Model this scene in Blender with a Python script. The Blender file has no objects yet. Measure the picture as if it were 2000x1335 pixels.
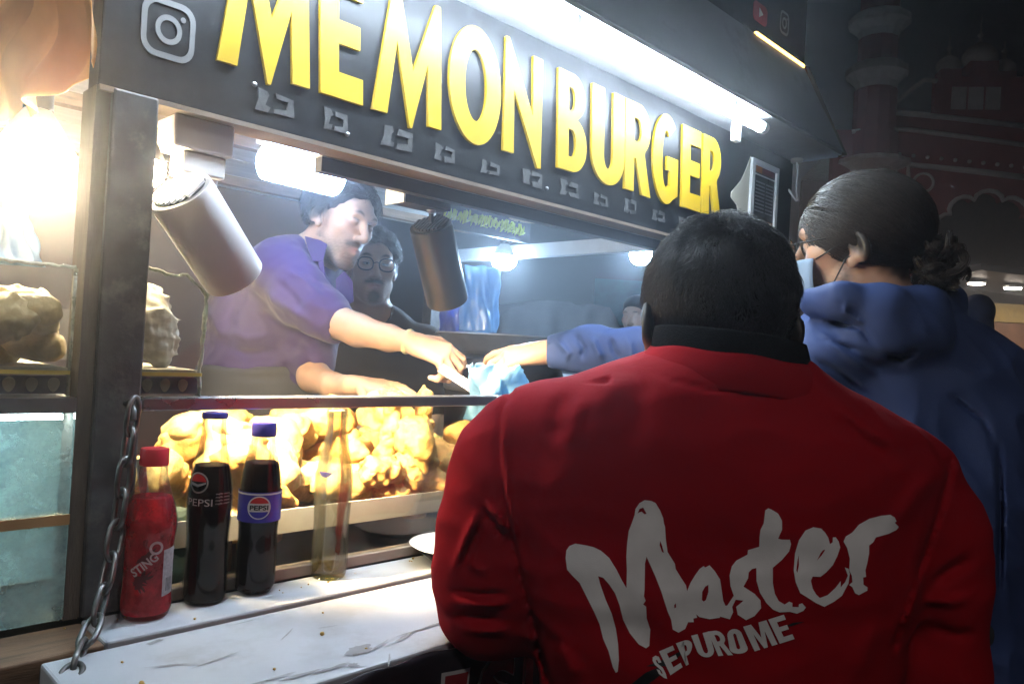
import bpy, bmesh, math, random
import numpy as np
from mathutils import Matrix, Vector
from mathutils.bvhtree import BVHTree
random.seed(7); RNG = np.random.default_rng(7)
S = bpy.context.scene
COL = S.collection
R_ = math.radians

# ------------------------------------------------------------------ camera
FPX, PW, PH = 1500., 2000, 1335
yaw, pit, roll = R_(44.7), R_(.5), R_(3.3)
CAM = np.array([0, 0, 1.45])
_F0 = np.array([math.cos(yaw), math.sin(yaw), 0]); _R0 = np.array([math.sin(yaw), -math.cos(yaw), 0]); _Z = np.array([0, 0, 1.])
CF = _F0*math.cos(pit) + _Z*math.sin(pit); _U0 = _Z*math.cos(pit) - _F0*math.sin(pit)
CU = _U0*math.cos(roll) - _R0*math.sin(roll); CR = _R0*math.cos(roll) + _U0*math.sin(roll)
cd = bpy.data.cameras.new('camera'); cam = bpy.data.objects.new('camera', cd); COL.objects.link(cam)
cd.sensor_width = 36; cd.lens = 36*FPX/PW; cd.clip_start = .02; cd.clip_end = 400
m = Matrix.Identity(4)
for i in range(3):
    m[i][0], m[i][1], m[i][2], m[i][3] = CR[i], CU[i], -CF[i], CAM[i]
cam.matrix_world = m
S.camera = cam

# ------------------------------------------------------------------ night sky and exposure
w = bpy.data.worlds.new('World'); S.world = w; w.use_nodes = True
nt = w.node_tree; bg = nt.nodes['Background']
sky = nt.nodes.new('ShaderNodeTexSky'); sky.sky_type = 'NISHITA'; sky.sun_disc = False
sky.sun_elevation = R_(-4); sky.sun_rotation = R_(150); sky.air_density = 1.0
nt.links.new(sky.outputs[0], bg.inputs[0]); bg.inputs[1].default_value = .03
S.view_settings.view_transform = 'Standard'; S.view_settings.look = 'None'
S.view_settings.exposure = 0.0; S.view_settings.gamma = 1.0
S.cycles.max_bounces = 8; S.cycles.transparent_max_bounces = 24; S.cycles.volume_bounces = 0
S.cycles.transmission_bounces = 6; S.cycles.diffuse_bounces = 3; S.cycles.glossy_bounces = 3
S.cycles.sample_clamp_indirect = 4.0; S.cycles.caustics_reflective = False; S.cycles.caustics_refractive = False
S.cycles.use_denoising = True; S.cycles.use_adaptive_sampling = True; S.cycles.adaptive_threshold = .025

# ------------------------------------------------------------------ pixel -> direction helpers (distance always comes from a plane or a usual size)
def ray(u, v): return CF + CR*(u-PW/2)/FPX + CU*(PH/2-v)/FPX
def onX(u, v, X): d = ray(u, v); return CAM + d*(X-CAM[0])/d[0]
def onY(u, v, Y): d = ray(u, v); return CAM + d*(Y-CAM[1])/d[1]
def onZ(u, v, z): d = ray(u, v); return CAM + d*(z-CAM[2])/d[2]
def onD(u, v, D): return CAM + ray(u, v)*D

# ------------------------------------------------------------------ materials
MAT = {}
def nodes(name):
    mt = bpy.data.materials.new(name); mt.use_nodes = True
    return mt, mt.node_tree, mt.node_tree.nodes['Principled BSDF']
def M(name, col, rough=.5, metal=0., var=.15, scale=12., bump=0., bscale=80., spec=.5, coat=0., sheen=0., dirt=None, dscale=3., stretch=None, sss=0.):
    if name in MAT: return MAT[name]
    mt, t, b = nodes(name); L = t.links.new
    b.inputs['Roughness'].default_value = rough; b.inputs['Metallic'].default_value = metal
    b.inputs['Specular IOR Level'].default_value = spec; b.inputs['Coat Weight'].default_value = coat
    b.inputs['Sheen Weight'].default_value = sheen
    if sss: b.inputs['Subsurface Weight'].default_value = sss; b.inputs['Subsurface Scale'].default_value = .004
    tc = t.nodes.new('ShaderNodeTexCoord'); src = tc.outputs['Object']
    if stretch:
        mp = t.nodes.new('ShaderNodeMapping'); mp.inputs['Scale'].default_value = stretch; L(src, mp.inputs[0]); src = mp.outputs[0]
    n = t.nodes.new('ShaderNodeTexNoise'); n.inputs['Scale'].default_value = scale; n.inputs['Detail'].default_value = 5; L(src, n.inputs['Vector'])
    r = t.nodes.new('ShaderNodeValToRGB'); e = r.color_ramp.elements
    e[0].position, e[1].position = .3, .7
    e[0].color = (*[max(0, c*(1-var)) for c in col], 1); e[1].color = (*[min(1, c*(1+var)) for c in col], 1)
    L(n.outputs['Fac'], r.inputs[0]); out = r.outputs[0]
    if dirt:
        n2 = t.nodes.new('ShaderNodeTexNoise'); n2.inputs['Scale'].default_value = dscale; n2.inputs['Detail'].default_value = 8; n2.inputs['Roughness'].default_value = .7; L(src, n2.inputs['Vector'])
        r2 = t.nodes.new('ShaderNodeValToRGB'); r2.color_ramp.elements[0].position = .52; r2.color_ramp.elements[1].position = .68; L(n2.outputs['Fac'], r2.inputs[0])
        mx = t.nodes.new('ShaderNodeMix'); mx.data_type = 'RGBA'; L(r2.outputs[0], mx.inputs['Factor']); L(out, mx.inputs['A']); mx.inputs['B'].default_value = (*dirt, 1); out = mx.outputs['Result']
    L(out, b.inputs['Base Color'])
    # roughness breakup
    mr = t.nodes.new('ShaderNodeMapRange'); mr.inputs['To Min'].default_value = max(.02, rough-.12); mr.inputs['To Max'].default_value = min(1, rough+.12); L(n.outputs['Fac'], mr.inputs['Value']); L(mr.outputs[0], b.inputs['Roughness'])
    if bump:
        nb = t.nodes.new('ShaderNodeTexNoise'); nb.inputs['Scale'].default_value = bscale; nb.inputs['Detail'].default_value = 6; L(src, nb.inputs['Vector'])
        bp = t.nodes.new('ShaderNodeBump'); bp.inputs['Strength'].default_value = bump; bp.inputs['Distance'].default_value = .004; L(nb.outputs['Fac'], bp.inputs['Height']); L(bp.outputs[0], b.inputs['Normal'])
    MAT[name] = mt; return mt
def EM(name, col, strength):
    if name in MAT: return MAT[name]
    mt, t, b = nodes(name)
    b.inputs['Base Color'].default_value = (.8, .8, .8, 1); b.inputs['Emission Color'].default_value = (*col, 1); b.inputs['Emission Strength'].default_value = strength
    MAT[name] = mt; return mt
def GL(name, tint=(1, 1, 1), haze=.04, refl=.5, rough=.03, hscale=9., hcol=(.8, .8, .8)):
    '''thin sheet of glass or clear plastic: see-through with a fresnel reflection and smears'''
    if name in MAT: return MAT[name]
    mt = bpy.data.materials.new(name); mt.use_nodes = True; t = mt.node_tree; L = t.links.new; t.nodes.clear()
    o = t.nodes.new('ShaderNodeOutputMaterial'); tr = t.nodes.new('ShaderNodeBsdfTransparent'); tr.inputs[0].default_value = (*tint, 1)
    gl = t.nodes.new('ShaderNodeBsdfGlossy'); gl.inputs['Roughness'].default_value = rough
    fr = t.nodes.new('ShaderNodeLayerWeight'); fr.inputs[0].default_value = refl
    ml = t.nodes.new('ShaderNodeMath'); ml.operation = 'MULTIPLY'; ml.inputs[1].default_value = .6; L(fr.outputs['Fresnel'], ml.inputs[0])
    mx = t.nodes.new('ShaderNodeMixShader'); L(ml.outputs[0], mx.inputs[0]); L(tr.outputs[0], mx.inputs[1]); L(gl.outputs[0], mx.inputs[2])
    df = t.nodes.new('ShaderNodeBsdfDiffuse'); df.inputs[0].default_value = (*hcol, 1)
    tc = t.nodes.new('ShaderNodeTexCoord'); n = t.nodes.new('ShaderNodeTexNoise'); n.inputs['Scale'].default_value = hscale; n.inputs['Detail'].default_value = 9; n.inputs['Roughness'].default_value = .75; L(tc.outputs['Object'], n.inputs['Vector'])
    mr = t.nodes.new('ShaderNodeMapRange'); mr.inputs['From Min'].default_value = .42; mr.inputs['From Max'].default_value = .8; mr.inputs['To Min'].default_value = haze*.35; mr.inputs['To Max'].default_value = haze*3; L(n.outputs['Fac'], mr.inputs['Value'])
    m2 = t.nodes.new('ShaderNodeMixShader'); L(mr.outputs[0], m2.inputs[0]); L(mx.outputs[0], m2.inputs[1]); L(df.outputs[0], m2.inputs[2]); L(m2.outputs[0], o.inputs[0])
    MAT[name] = mt; return mt
def TL(name, col, trans=.5, rough=.5, gloss=.08, clear=0., var=.12, scale=14.):
    '''thin translucent sheet (tarpaulin, plastic bag)'''
    if name in MAT: return MAT[name]
    mt = bpy.data.materials.new(name); mt.use_nodes = True; t = mt.node_tree; L = t.links.new; t.nodes.clear()
    o = t.nodes.new('ShaderNodeOutputMaterial'); d = t.nodes.new('ShaderNodeBsdfDiffuse'); tl = t.nodes.new('ShaderNodeBsdfTranslucent'); g = t.nodes.new('ShaderNodeBsdfGlossy'); g.inputs['Roughness'].default_value = rough
    tc = t.nodes.new('ShaderNodeTexCoord'); n = t.nodes.new('ShaderNodeTexNoise'); n.inputs['Scale'].default_value = scale; n.inputs['Detail'].default_value = 6; L(tc.outputs['Object'], n.inputs['Vector'])
    r = t.nodes.new('ShaderNodeValToRGB'); e = r.color_ramp.elements; e[0].position, e[1].position = .35, .65
    e[0].color = (*[c*(1-var) for c in col], 1); e[1].color = (*[min(1, c*(1+var)) for c in col], 1); L(n.outputs['Fac'], r.inputs[0])
    L(r.outputs[0], d.inputs[0]); L(r.outputs[0], tl.inputs[0])
    a = t.nodes.new('ShaderNodeMixShader'); a.inputs[0].default_value = trans; L(d.outputs[0], a.inputs[1]); L(tl.outputs[0], a.inputs[2])
    b = t.nodes.new('ShaderNodeMixShader'); b.inputs[0].default_value = gloss; L(a.outputs[0], b.inputs[1]); L(g.outputs[0], b.inputs[2]); last = b
    if clear:
        tr = t.nodes.new('ShaderNodeBsdfTransparent'); tr.inputs[0].default_value = (*[.5+.5*c for c in col], 1); c_ = t.nodes.new('ShaderNodeMixShader'); c_.inputs[0].default_value = clear; L(b.outputs[0], c_.inputs[1]); L(tr.outputs[0], c_.inputs[2]); last = c_
    L(last.outputs[0], o.inputs[0]); MAT[name] = mt; return mt
def SKIN(name, rough=.45):
    if name in MAT: return MAT[name]
    mt, t, b = nodes(name); L = t.links.new
    a = t.nodes.new('ShaderNodeVertexColor'); a.layer_name = 'Col'
    tc = t.nodes.new('ShaderNodeTexCoord'); n = t.nodes.new('ShaderNodeTexNoise'); n.inputs['Scale'].default_value = 60; n.inputs['Detail'].default_value = 4; L(tc.outputs['Object'], n.inputs['Vector'])
    mr = t.nodes.new('ShaderNodeMapRange'); mr.inputs['To Min'].default_value = .86; mr.inputs['To Max'].default_value = 1.1; L(n.outputs['Fac'], mr.inputs['Value'])
    mx = t.nodes.new('ShaderNodeVectorMath'); mx.operation = 'SCALE'; L(a.outputs[0], mx.inputs[0]); L(mr.outputs[0], mx.inputs['Scale']); L(mx.outputs[0], b.inputs['Base Color'])
    b.inputs['Roughness'].default_value = rough; b.inputs['Specular IOR Level'].default_value = .4
    b.inputs['Subsurface Weight'].default_value = .25; b.inputs['Subsurface Radius'].default_value = (1, .35, .2); b.inputs['Subsurface Scale'].default_value = .006
    nb = t.nodes.new('ShaderNodeTexNoise'); nb.inputs['Scale'].default_value = 420; L(tc.outputs['Object'], nb.inputs['Vector'])
    bp = t.nodes.new('ShaderNodeBump'); bp.inputs['Strength'].default_value = .12; bp.inputs['Distance'].default_value = .002; L(nb.outputs['Fac'], bp.inputs['Height']); L(bp.outputs[0], b.inputs['Normal'])
    MAT[name] = mt; return mt
def HBASE(): return M('hair_base', (.013, .011, .011), .8, var=.2, spec=.1)
def HAIR(name, col, rough=.38):
    if name in MAT: return MAT[name]
    mt, t, b = nodes(name); b.inputs['Roughness'].default_value = rough; b.inputs['Specular IOR Level'].default_value = .45
    hi = t.nodes.new('ShaderNodeHairInfo'); r = t.nodes.new('ShaderNodeValToRGB'); e = r.color_ramp.elements; e[0].color = (*[c*.55 for c in col], 1); e[1].color = (*[c*2.2 for c in col], 1); t.links.new(hi.outputs['Random'], r.inputs[0]); t.links.new(r.outputs[0], b.inputs['Base Color'])
    MAT[name] = mt; return mt

# ------------------------------------------------------------------ object helpers
def tag(o, label=None, cat=None, group=None, kind=None):
    if label: o['label'] = label
    if cat: o['category'] = cat
    if group: o['group'] = group
    if kind: o['kind'] = kind
    return o
def thing(name, loc, label, cat, group=None):
    o = bpy.data.objects.new(name, None); o.location = [float(x) for x in loc]; o.empty_display_size = .05; COL.objects.link(o)
    return tag(o, label, cat, group)
def wloc(o):
    v = Vector((0, 0, 0))
    while o is not None:
        v = v + o.location; o = o.parent
    return v
def adopt(o, parent):
    '''parent a mesh whose vertices are in world space'''
    if parent is not None:
        o.parent = parent
        base = wloc(parent) if parent.type == 'EMPTY' else (wloc(parent.parent) if (parent.parent is not None) else Vector((0, 0, 0)))
        if parent.type == 'EMPTY': o.matrix_parent_inverse = Matrix.Translation(-parent.location)
    return o
def mobj(name, V, F, mat, parent=None, smooth=False, colors=None):
    me = bpy.data.meshes.new(name)
    V = np.asarray(V, dtype=np.float64)
    me.from_pydata(V.tolist() if len(V) < 60000 else [tuple(x) for x in V], [], F if isinstance(F, list) else F.tolist()); me.update()
    if colors is not None:
        ca = me.color_attributes.new('Col', 'FLOAT_COLOR', 'POINT')
        c4 = np.ones((len(V), 4), np.float32); c4[:, :3] = colors; ca.data.foreach_set('color', c4.ravel())
    if mat is not None: me.materials.append(mat)
    if smooth is True: me.polygons.foreach_set('use_smooth', [True]*len(me.polygons))
    o = bpy.data.objects.new(name, me); COL.objects.link(o)
    if isinstance(smooth, float):
        me.polygons.foreach_set('use_smooth', [True]*len(me.polygons)); me.set_sharp_from_angle(angle=smooth)
    return adopt(o, parent)
class MB:
    def __init__(s): s.V = []; s.F = []
    def add(s, V, F):
        n = len(s.V); s.V += [tuple(map(float, v)) for v in V]; s.F += [[i+n for i in f] for f in F]; return s
    def box(s, lo, hi):
        x0, y0, z0 = lo; x1, y1, z1 = hi
        return s.add([(x0, y0, z0), (x1, y0, z0), (x1, y1, z0), (x0, y1, z0), (x0, y0, z1), (x1, y0, z1), (x1, y1, z1), (x0, y1, z1)],
                     [[0, 3, 2, 1], [4, 5, 6, 7], [0, 1, 5, 4], [1, 2, 6, 5], [2, 3, 7, 6], [3, 0, 4, 7]])
    def obox(s, a, b, w, h, up=(0, 0, 1)):
        '''box along a->b, width w, height h'''
        a = np.array(a, float); b = np.array(b, float); d = b-a; d /= np.linalg.norm(d); up = np.array(up, float)
        sd = np.cross(d, up); sd /= np.linalg.norm(sd); u2 = np.cross(sd, d); V = []
        for p in (a, b):
            for i, j in ((-1, -1), (1, -1), (1, 1), (-1, 1)): V.append(p+sd*i*w/2+u2*j*h/2)
        return s.add(V, [[0, 3, 2, 1], [4, 5, 6, 7], [0, 1, 5, 4], [1, 2, 6, 5], [2, 3, 7, 6], [3, 0, 4, 7]])
    def rings(s, rings, closed=True, cap=True):
        n = len(rings[0]); V = [p for r in rings for p in r]; F = []
        for i in range(len(rings)-1):
            for j in range(n if closed else n-1):
                k = (j+1) % n; F.append([i*n+j, i*n+k, (i+1)*n+k, (i+1)*n+j])
        if cap and closed: F.append(list(range(n))[::-1]); F.append([(len(rings)-1)*n+j for j in range(n)])
        return s.add(V, F)
    def lathe(s, prof, org=(0, 0, 0), axis=(0, 0, 1), n=24, cap=True):
        ax = np.array(axis, float); ax /= np.linalg.norm(ax); t = np.array([1, 0, 0]) if abs(ax[0]) < .8 else np.array([0, 1, 0])
        e1 = np.cross(ax, t); e1 /= np.linalg.norm(e1); e2 = np.cross(ax, e1); o = np.array(org, float)
        return s.rings([[o+ax*h+r*(e1*math.cos(2*math.pi*j/n)+e2*math.sin(2*math.pi*j/n)) for j in range(n)] for r, h in prof], cap=cap)
    def cyl(s, a, b, ra, rb=None, n=16):
        a = np.array(a, float); b = np.array(b, float); h = np.linalg.norm(b-a)
        return s.lathe([(ra, 0), (ra if rb is None else rb, h)], a, b-a, n)
    def tube(s, P, r, n=8, closed=False):
        P = [np.array(p, float) for p in P]; rings = []; N = len(P); prev = None
        for i, p in enumerate(P):
            d = (P[(i+1) % N]-P[i-1]) if closed else (P[min(i+1, N-1)]-P[max(i-1, 0)]); d /= np.linalg.norm(d)+1e-12
            if prev is None:
                t = np.array([0, 0, 1.]) if abs(d[2]) < .9 else np.array([1., 0, 0]); e1 = np.cross(d, t)
            else: e1 = prev-d*(prev@d)
            e1 /= np.linalg.norm(e1); prev = e1; e2 = np.cross(d, e1); rr = r[i] if hasattr(r, '__len__') else r
            rings.append([p+rr*(e1*math.cos(2*math.pi*j/n)+e2*math.sin(2*math.pi*j/n)) for j in range(n)])
        if closed: return s.rings(rings+[rings[0]], cap=False)
        return s.rings(rings)
    def sphere(s, c, r, n=20, m=12, sc=(1, 1, 1)):
        c = np.array(c, float); rg = []
        for i in range(m+1):
            th = math.pi*min(max(i/m, .004), .996); rg.append([c+r*np.array([sc[0]*math.sin(th)*math.cos(2*math.pi*j/n), sc[1]*math.sin(th)*math.sin(2*math.pi*j/n), sc[2]*math.cos(th)]) for j in range(n)])
        return s.rings(rg[::-1])
    def grid(s, fn, nu, nv):
        V = [fn(i/nu, j/nv) for j in range(nv+1) for i in range(nu+1)]
        F = [[j*(nu+1)+i, j*(nu+1)+i+1, (j+1)*(nu+1)+i+1, (j+1)*(nu+1)+i] for j in range(nv) for i in range(nu)]
        return s.add(V, F)
    def xf(s, fn): s.V = [tuple(map(float, fn(np.array(v)))) for v in s.V]; return s
    def build(s, name, mat, parent=None, smooth=False, bevel=0., solid=0.):
        o = mobj(name, s.V, s.F, mat, parent, smooth)
        if solid:
            md = o.modifiers.new('t', 'SOLIDIFY'); md.thickness = solid; md.offset = 0
        if bevel:
            md = o.modifiers.new('b', 'BEVEL'); md.width = bevel; md.segments = 2; md.limit_method = 'ANGLE'; md.angle_limit = R_(40)
        return o
def copy_tree(o, parent=None):
    c = o.copy(); COL.objects.link(c); c.parent = parent
    for ch in list(o.children): copy_tree(ch, c)
    return c

# flat outlines (letters, logos) -> triangulated mesh, holes by even-odd through a filled 2D curve
def outline_mesh(loops, extrude=0., bevel=0.):
    cu = bpy.data.curves.new('tmp', 'CURVE'); cu.dimensions = '2D'; cu.fill_mode = 'BOTH'; cu.extrude = extrude; cu.bevel_depth = bevel; cu.bevel_resolution = 1
    for lp in loops:
        sp = cu.splines.new('POLY'); sp.points.add(len(lp)-1); sp.use_cyclic_u = True
        for p, (x, y) in zip(sp.points, lp): p.co = (x, y, 0, 1)
    return _curve2mesh(cu)
def text_mesh(txt, bold=0., size=1., extrude=0., space=1.):
    cu = bpy.data.curves.new('tmp', 'FONT'); cu.body = txt; cu.offset = bold; cu.size = size; cu.extrude = extrude; cu.resolution_u = 3; cu.space_character = space
    return _curve2mesh(cu)
def _curve2mesh(cu):
    o = bpy.data.objects.new('tmp', cu); COL.objects.link(o); dg = bpy.context.evaluated_depsgraph_get(); dg.update()
    me = bpy.data.meshes.new_from_object(o.evaluated_get(dg)); V = np.array([v.co[:] for v in me.vertices]) if len(me.vertices) else np.zeros((0, 3)); F = [list(p.vertices) for p in me.polygons]
    bpy.data.objects.remove(o); bpy.data.curves.remove(cu); bpy.data.meshes.remove(me)
    return V, F
def unit(V):
    '''scale a flat mesh to the 0..1 box in x,y'''
    lo = V[:, :2].min(0); hi = V[:, :2].max(0); W_ = V.copy(); W_[:, :2] = (V[:, :2]-lo)/(hi-lo); return W_
def arc(cx, cy, rx, ry, a0, a1, n=14): return [(cx+rx*math.cos(R_(a0+(a1-a0)*i/n)), cy+ry*math.sin(R_(a0+(a1-a0)*i/n))) for i in range(n+1)]
# ------------------------------------------------------------------ palette
m_black = M('black_board', (.007, .008, .010), .42, var=.4, scale=30, bump=.15, bscale=25, dirt=(.02, .02, .024), dscale=5, spec=.25)
m_yellow = M('yellow_acrylic', (.50, .32, .013), .45, var=.1, spec=.3)
m_white = M('white_paint', (.75, .75, .74), .45, var=.05)
m_greymetal = M('grey_metal', (.42, .42, .43), .35, metal=.85, var=.12, scale=25)
m_steel = M('dull_steel', (.5, .5, .5), .38, metal=.9, var=.15, scale=18, bump=.1, bscale=60)
m_post = M('painted_post', (.085, .087, .092), .42, metal=.2, var=.35, scale=22, bump=.7, bscale=26, dirt=(.2, .19, .18), dscale=9)
m_ply = M('plywood', (.2, .12, .07), .7, var=.35, scale=9, stretch=(1, 8, 8), bump=.3, bscale=60, dirt=(.08, .05, .03), dscale=7)
m_shelf = M('worn_white_shelf', (.56, .59, .64), .38, var=.1, scale=7, bump=.1, bscale=30, dirt=(.42, .43, .45), dscale=5, spec=.5)
m_dark = M('dark_trim', (.02, .02, .022), .5, var=.3)
m_brownwall = M('brown_panel', (.10, .055, .045), .6, var=.3, scale=5, bump=.2, bscale=30)
m_glass = GL('window_glass', (.97, .99, .98), haze=.03, refl=.35)
m_glassdirty = GL('scratched_glass', (.93, .94, .93), haze=.07, refl=.4, hscale=16)
m_edge = GL('broken_glass_edge', (.85, .95, .9), haze=.4, refl=.6, hcol=(.95, .95, .85))
m_asphalt = M('asphalt', (.05, .05, .05), .85, var=.3, scale=40, bump=.5, bscale=120)

# ------------------------------------------------------------------ ground
g = MB().box((-60, -60, -.3), (90, 90, 0)).build('ground', m_asphalt); tag(g, kind='structure')

# ------------------------------------------------------------------ the stall: counter, posts, roof
stall = thing('food_stall', (1.2, 1.8, 0), 'dark wheeled food stall with glass front, serving shelf and raised roof', 'food stall')
Yf = 1.0
MB().box((.06, 1.012, .18), (2.16, 2.62, .2)).build('floor', m_dark, stall)
MB().box((.02, 1.004, .25), (2.14, 1.03, 1.068)).build('front_panel', m_black, stall)
MB().box((.02, 2.6, .2), (1.66, 2.63, 1.95)).build('back_wall', m_brownwall, stall)
MB().box((1.66, 2.6, .2), (2.14, 2.63, 1.1)).build('back_wall', m_brownwall, stall)
for i in range(7):                                    # roof boards run along the stall
    MB().box((.30, 1.045+i*.226, 1.955), (2.16, 1.045+i*.226+.218, 1.975)).build('ceiling_board', M('ceiling_board', (.42, .4, .37), .6, var=.2, scale=6, stretch=(1, 6, 6)), stall)
for y in (1.3, 1.88, 2.4): MB().box((.3, y, 1.925), (2.16, y+.035, 1.9545)).build('ceiling_batten', m_ply, stall)
MB().box((.02, 1.012, 1.07), (2.14, 1.62, 1.098)).build('counter_top', M('counter_steel', (.16, .16, .16), .4, metal=.7, var=.2), stall)
post = MB().box((.304, .992, 1.1), (.357, 1.05, 1.7345)).build('post', m_post, stall, bevel=.003)
MB().box((.287, 1.0, 1.1), (.3035, 1.05, 1.7345)).build('post_side_board', M('post_ply', (.13, .11, .09), .75, var=.3, scale=12, stretch=(6, 6, 1), bump=.3), stall)
MB().box((2.06, 1.0, .2), (2.12, 1.06, 1.7345)).build('post', m_post, stall, bevel=.003)
MB().box((2.07, 2.54, .2), (2.13, 2.6, 1.955)).build('post', m_post, stall, bevel=.003)
MB().box((.09, 2.54, .2), (.15, 2.6, 1.955)).build('post', m_post, stall, bevel=.003)
# header beams of the open right-hand end
MB().box((2.10, 1.062, 1.80), (2.135, 2.538, 1.85)).build('header_beam', M('white_beam', (.62, .64, .66), .4, var=.08), stall)
MB().box((2.075, 1.062, 1.02), (2.13, 2.538, 1.08)).build('end_rail', m_greymetal, stall)
# rail on top of the glass
MB().box((.359, .992, 1.346), (2.06, 1.02, 1.363)).build('rail', M('aluminium_rail', (.5, .5, .52), .3, metal=.9, var=.1), stall, bevel=.002)
MB().box((.359, .994, 1.1), (2.06, 1.014, 1.117)).build('bottom_rail', M('beige_strip', (.45, .36, .28), .5, var=.15), stall, bevel=.002)
MB().box((.359, .999, 1.117), (2.06, 1.005, 1.346)).build('glass_panel', m_glass, stall)
# serving shelf of two planks with a dark joint
sh = MB().box((.236, .678, 1.068), (2.2, .888, 1.1)).build('shelf_plank', m_shelf, stall, bevel=.003)
MB().box((.3035, .906, 1.068), (2.2, .9915, 1.1)).build('shelf_plank', m_shelf, stall, bevel=.003)
MB().box((.06, .904, 1.066), (.303, .99, 1.098)).build('shelf_plank', m_ply, stall, bevel=.003)
MB().box((.24, .8885, 1.05), (2.2, .9055, 1.087)).build('joint_strip', M('joint_metal', (.05, .045, .045), .45, metal=.5, var=.5, scale=40, bump=.5), stall)
MB().box((.07, .66, 1.0), (.234, .9, 1.066)).build('shelf_end_block', M('dark_wood', (.035, .02, .014), .7, var=.4, scale=10, bump=.4), stall)
for x in (.5, 1.2, 1.9): MB().obox((x, 1.0, .7), (x, .72, 1.06), .03, .03).build('shelf_brace', m_greymetal, stall)
for i, (x, y) in enumerate(((.3, 1.15), (2.0, 1.15), (.3, 2.45), (2.0, 2.45))):
    wh = MB().lathe([(.06, -.025), (.125, -.03), (.13, -.02), (.13, .02), (.125, .03), (.06, .025)], (x, y, .13), (0, 1, 0), 20).build('wheel', m_dark, stall, smooth=.6)
    MB().lathe([(.058, -.028), (.058, .028)], (x, y, .13), (0, 1, 0), 14).build('hub', m_greymetal, wh)

# torn paint and old glue smears on the shelf (flat marks)
def blob(cx, cy, rx, ry, n=22, j=.35, rot=0., seed=0):
    rg = random.Random(seed); P = []
    for i in range(n):
        a = 2*math.pi*i/n; k = 1+rg.uniform(-j, j); x, y = rx*k*math.cos(a), ry*k*math.sin(a); P.append((cx+x*math.cos(rot)-y*math.sin(rot), cy+x*math.sin(rot)+y*math.cos(rot)))
    return P
def flat_on_shelf(name, loops, mat, parent, z=1.1012):
    V, F = outline_mesh(loops); V[:, 2] = z; return mobj(name, V, F, mat, parent)
m_scuff = M('scuff', (.36, .37, .39), .5, var=.3)
for k, (u, v, rx, ry, rot) in enumerate([(700, 1270, .017, .010, .3), (740, 1262, .02, .002, .4), (790, 1245, .02, .003, .35), (650, 1305, .022, .003, .05), (590, 1318, .028, .0025, 0), (520, 1330, .03, .002, 0), (845, 1222, .02, .0022, .1), (800, 1236, .026, .0014, .05), (690, 1300, .006, .006, 0), (420, 1290, .03, .0012, .2), (330, 1300, .018, .0016, -.4), (560, 1240, .02, .001, .7), (640, 1225, .012, .0013, -.2), (300, 1255, .01, .004, .3), (760, 1290, .018, .0012, .9), (480, 1215, .016, .0012, .1)]):
    p = onZ(u, v, 1.1); flat_on_shelf('scuff_mark', [blob(p[0], p[1], rx, ry, rot=rot, seed=k)], m_scuff, sh)

# ------------------------------------------------------------------ vinyl banner under the shelf
ban = thing('printed_banner', (1.2, .672, .6), 'black and red printed vinyl banner hanging under the shelf edge', 'banner')
def bw(x, z): return .672+.004*math.sin(x*31+z*9)+.006*math.sin(x*11+1)*(1.07-z)*2+.003*math.sin(x*70+z*22)*max(0, (z-1.03)/.05)
MB().grid(lambda a, b: (.24+a*1.95, bw(.24+a*1.95, .45+b*.646), .45+b*.646), 220, 50).build('cloth', M('black_vinyl', (.02, .017, .022), .35, var=.3, scale=9, bump=.1, bscale=12), ban, smooth=True, solid=.0015)
def on_banner(V, F, x, z, w, h, dy, name, mat):
    Q = unit(V); W_ = [(x+q[0]*w, bw(x+q[0]*w, z+q[1]*h)-dy, z+q[1]*h) for q in Q]; return mobj(name, W_, F, mat, ban)
def dice(V, F, step):
    bm = bmesh.new(); vs = [bm.verts.new(v) for v in V]
    for f in F:
        try: bm.faces.new([vs[i] for i in f])
        except ValueError: pass
    for ax in (0, 1):
        lo, hi = V[:, ax].min(), V[:, ax].max(); k = lo+step
        while k < hi:
            co = [0, 0, 0]; no = [0, 0, 0]; co[ax] = k; no[ax] = 1
            bmesh.ops.bisect_plane(bm, geom=bm.verts[:]+bm.edges[:]+bm.faces[:], plane_co=co, plane_no=no); k += step
    bmesh.ops.triangulate(bm, faces=bm.faces[:]); bm.verts.index_update()
    V2 = np.array([v.co[:] for v in bm.verts]); F2 = [[v.index for v in f.verts] for f in bm.faces]; bm.free(); return V2, F2
m_bred = M('banner_red', (.23, .02, .025), .4, var=.2); m_bwhite = M('banner_white', (.5, .5, .5), .4, var=.1)
x = .40
for ch, wd in (('M', .085), ('A', .07), ('I', .03), ('S', .065), ('U', .065), ('V', .06), ('S', .05)):
    V, F = dice(*text_mesh(ch, bold=.05), .08); on_banner(V, F, x-.004, .984-.004+.006*math.sin(x*9), wd+.008, .094, .002, 'letter_outline', m_bwhite)
    V, F = dice(*text_mesh(ch, bold=.03), .08); on_banner(V, F, x, .984+.006*math.sin(x*9), wd, .086, .0035, 'letter', m_bred)
    x += wd+.022
V, F = dice(*text_mesh('burger', bold=.02), .2); on_banner(V, F, .735, .985, .13, .03, .0045, 'lettering', m_bwhite)

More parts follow.
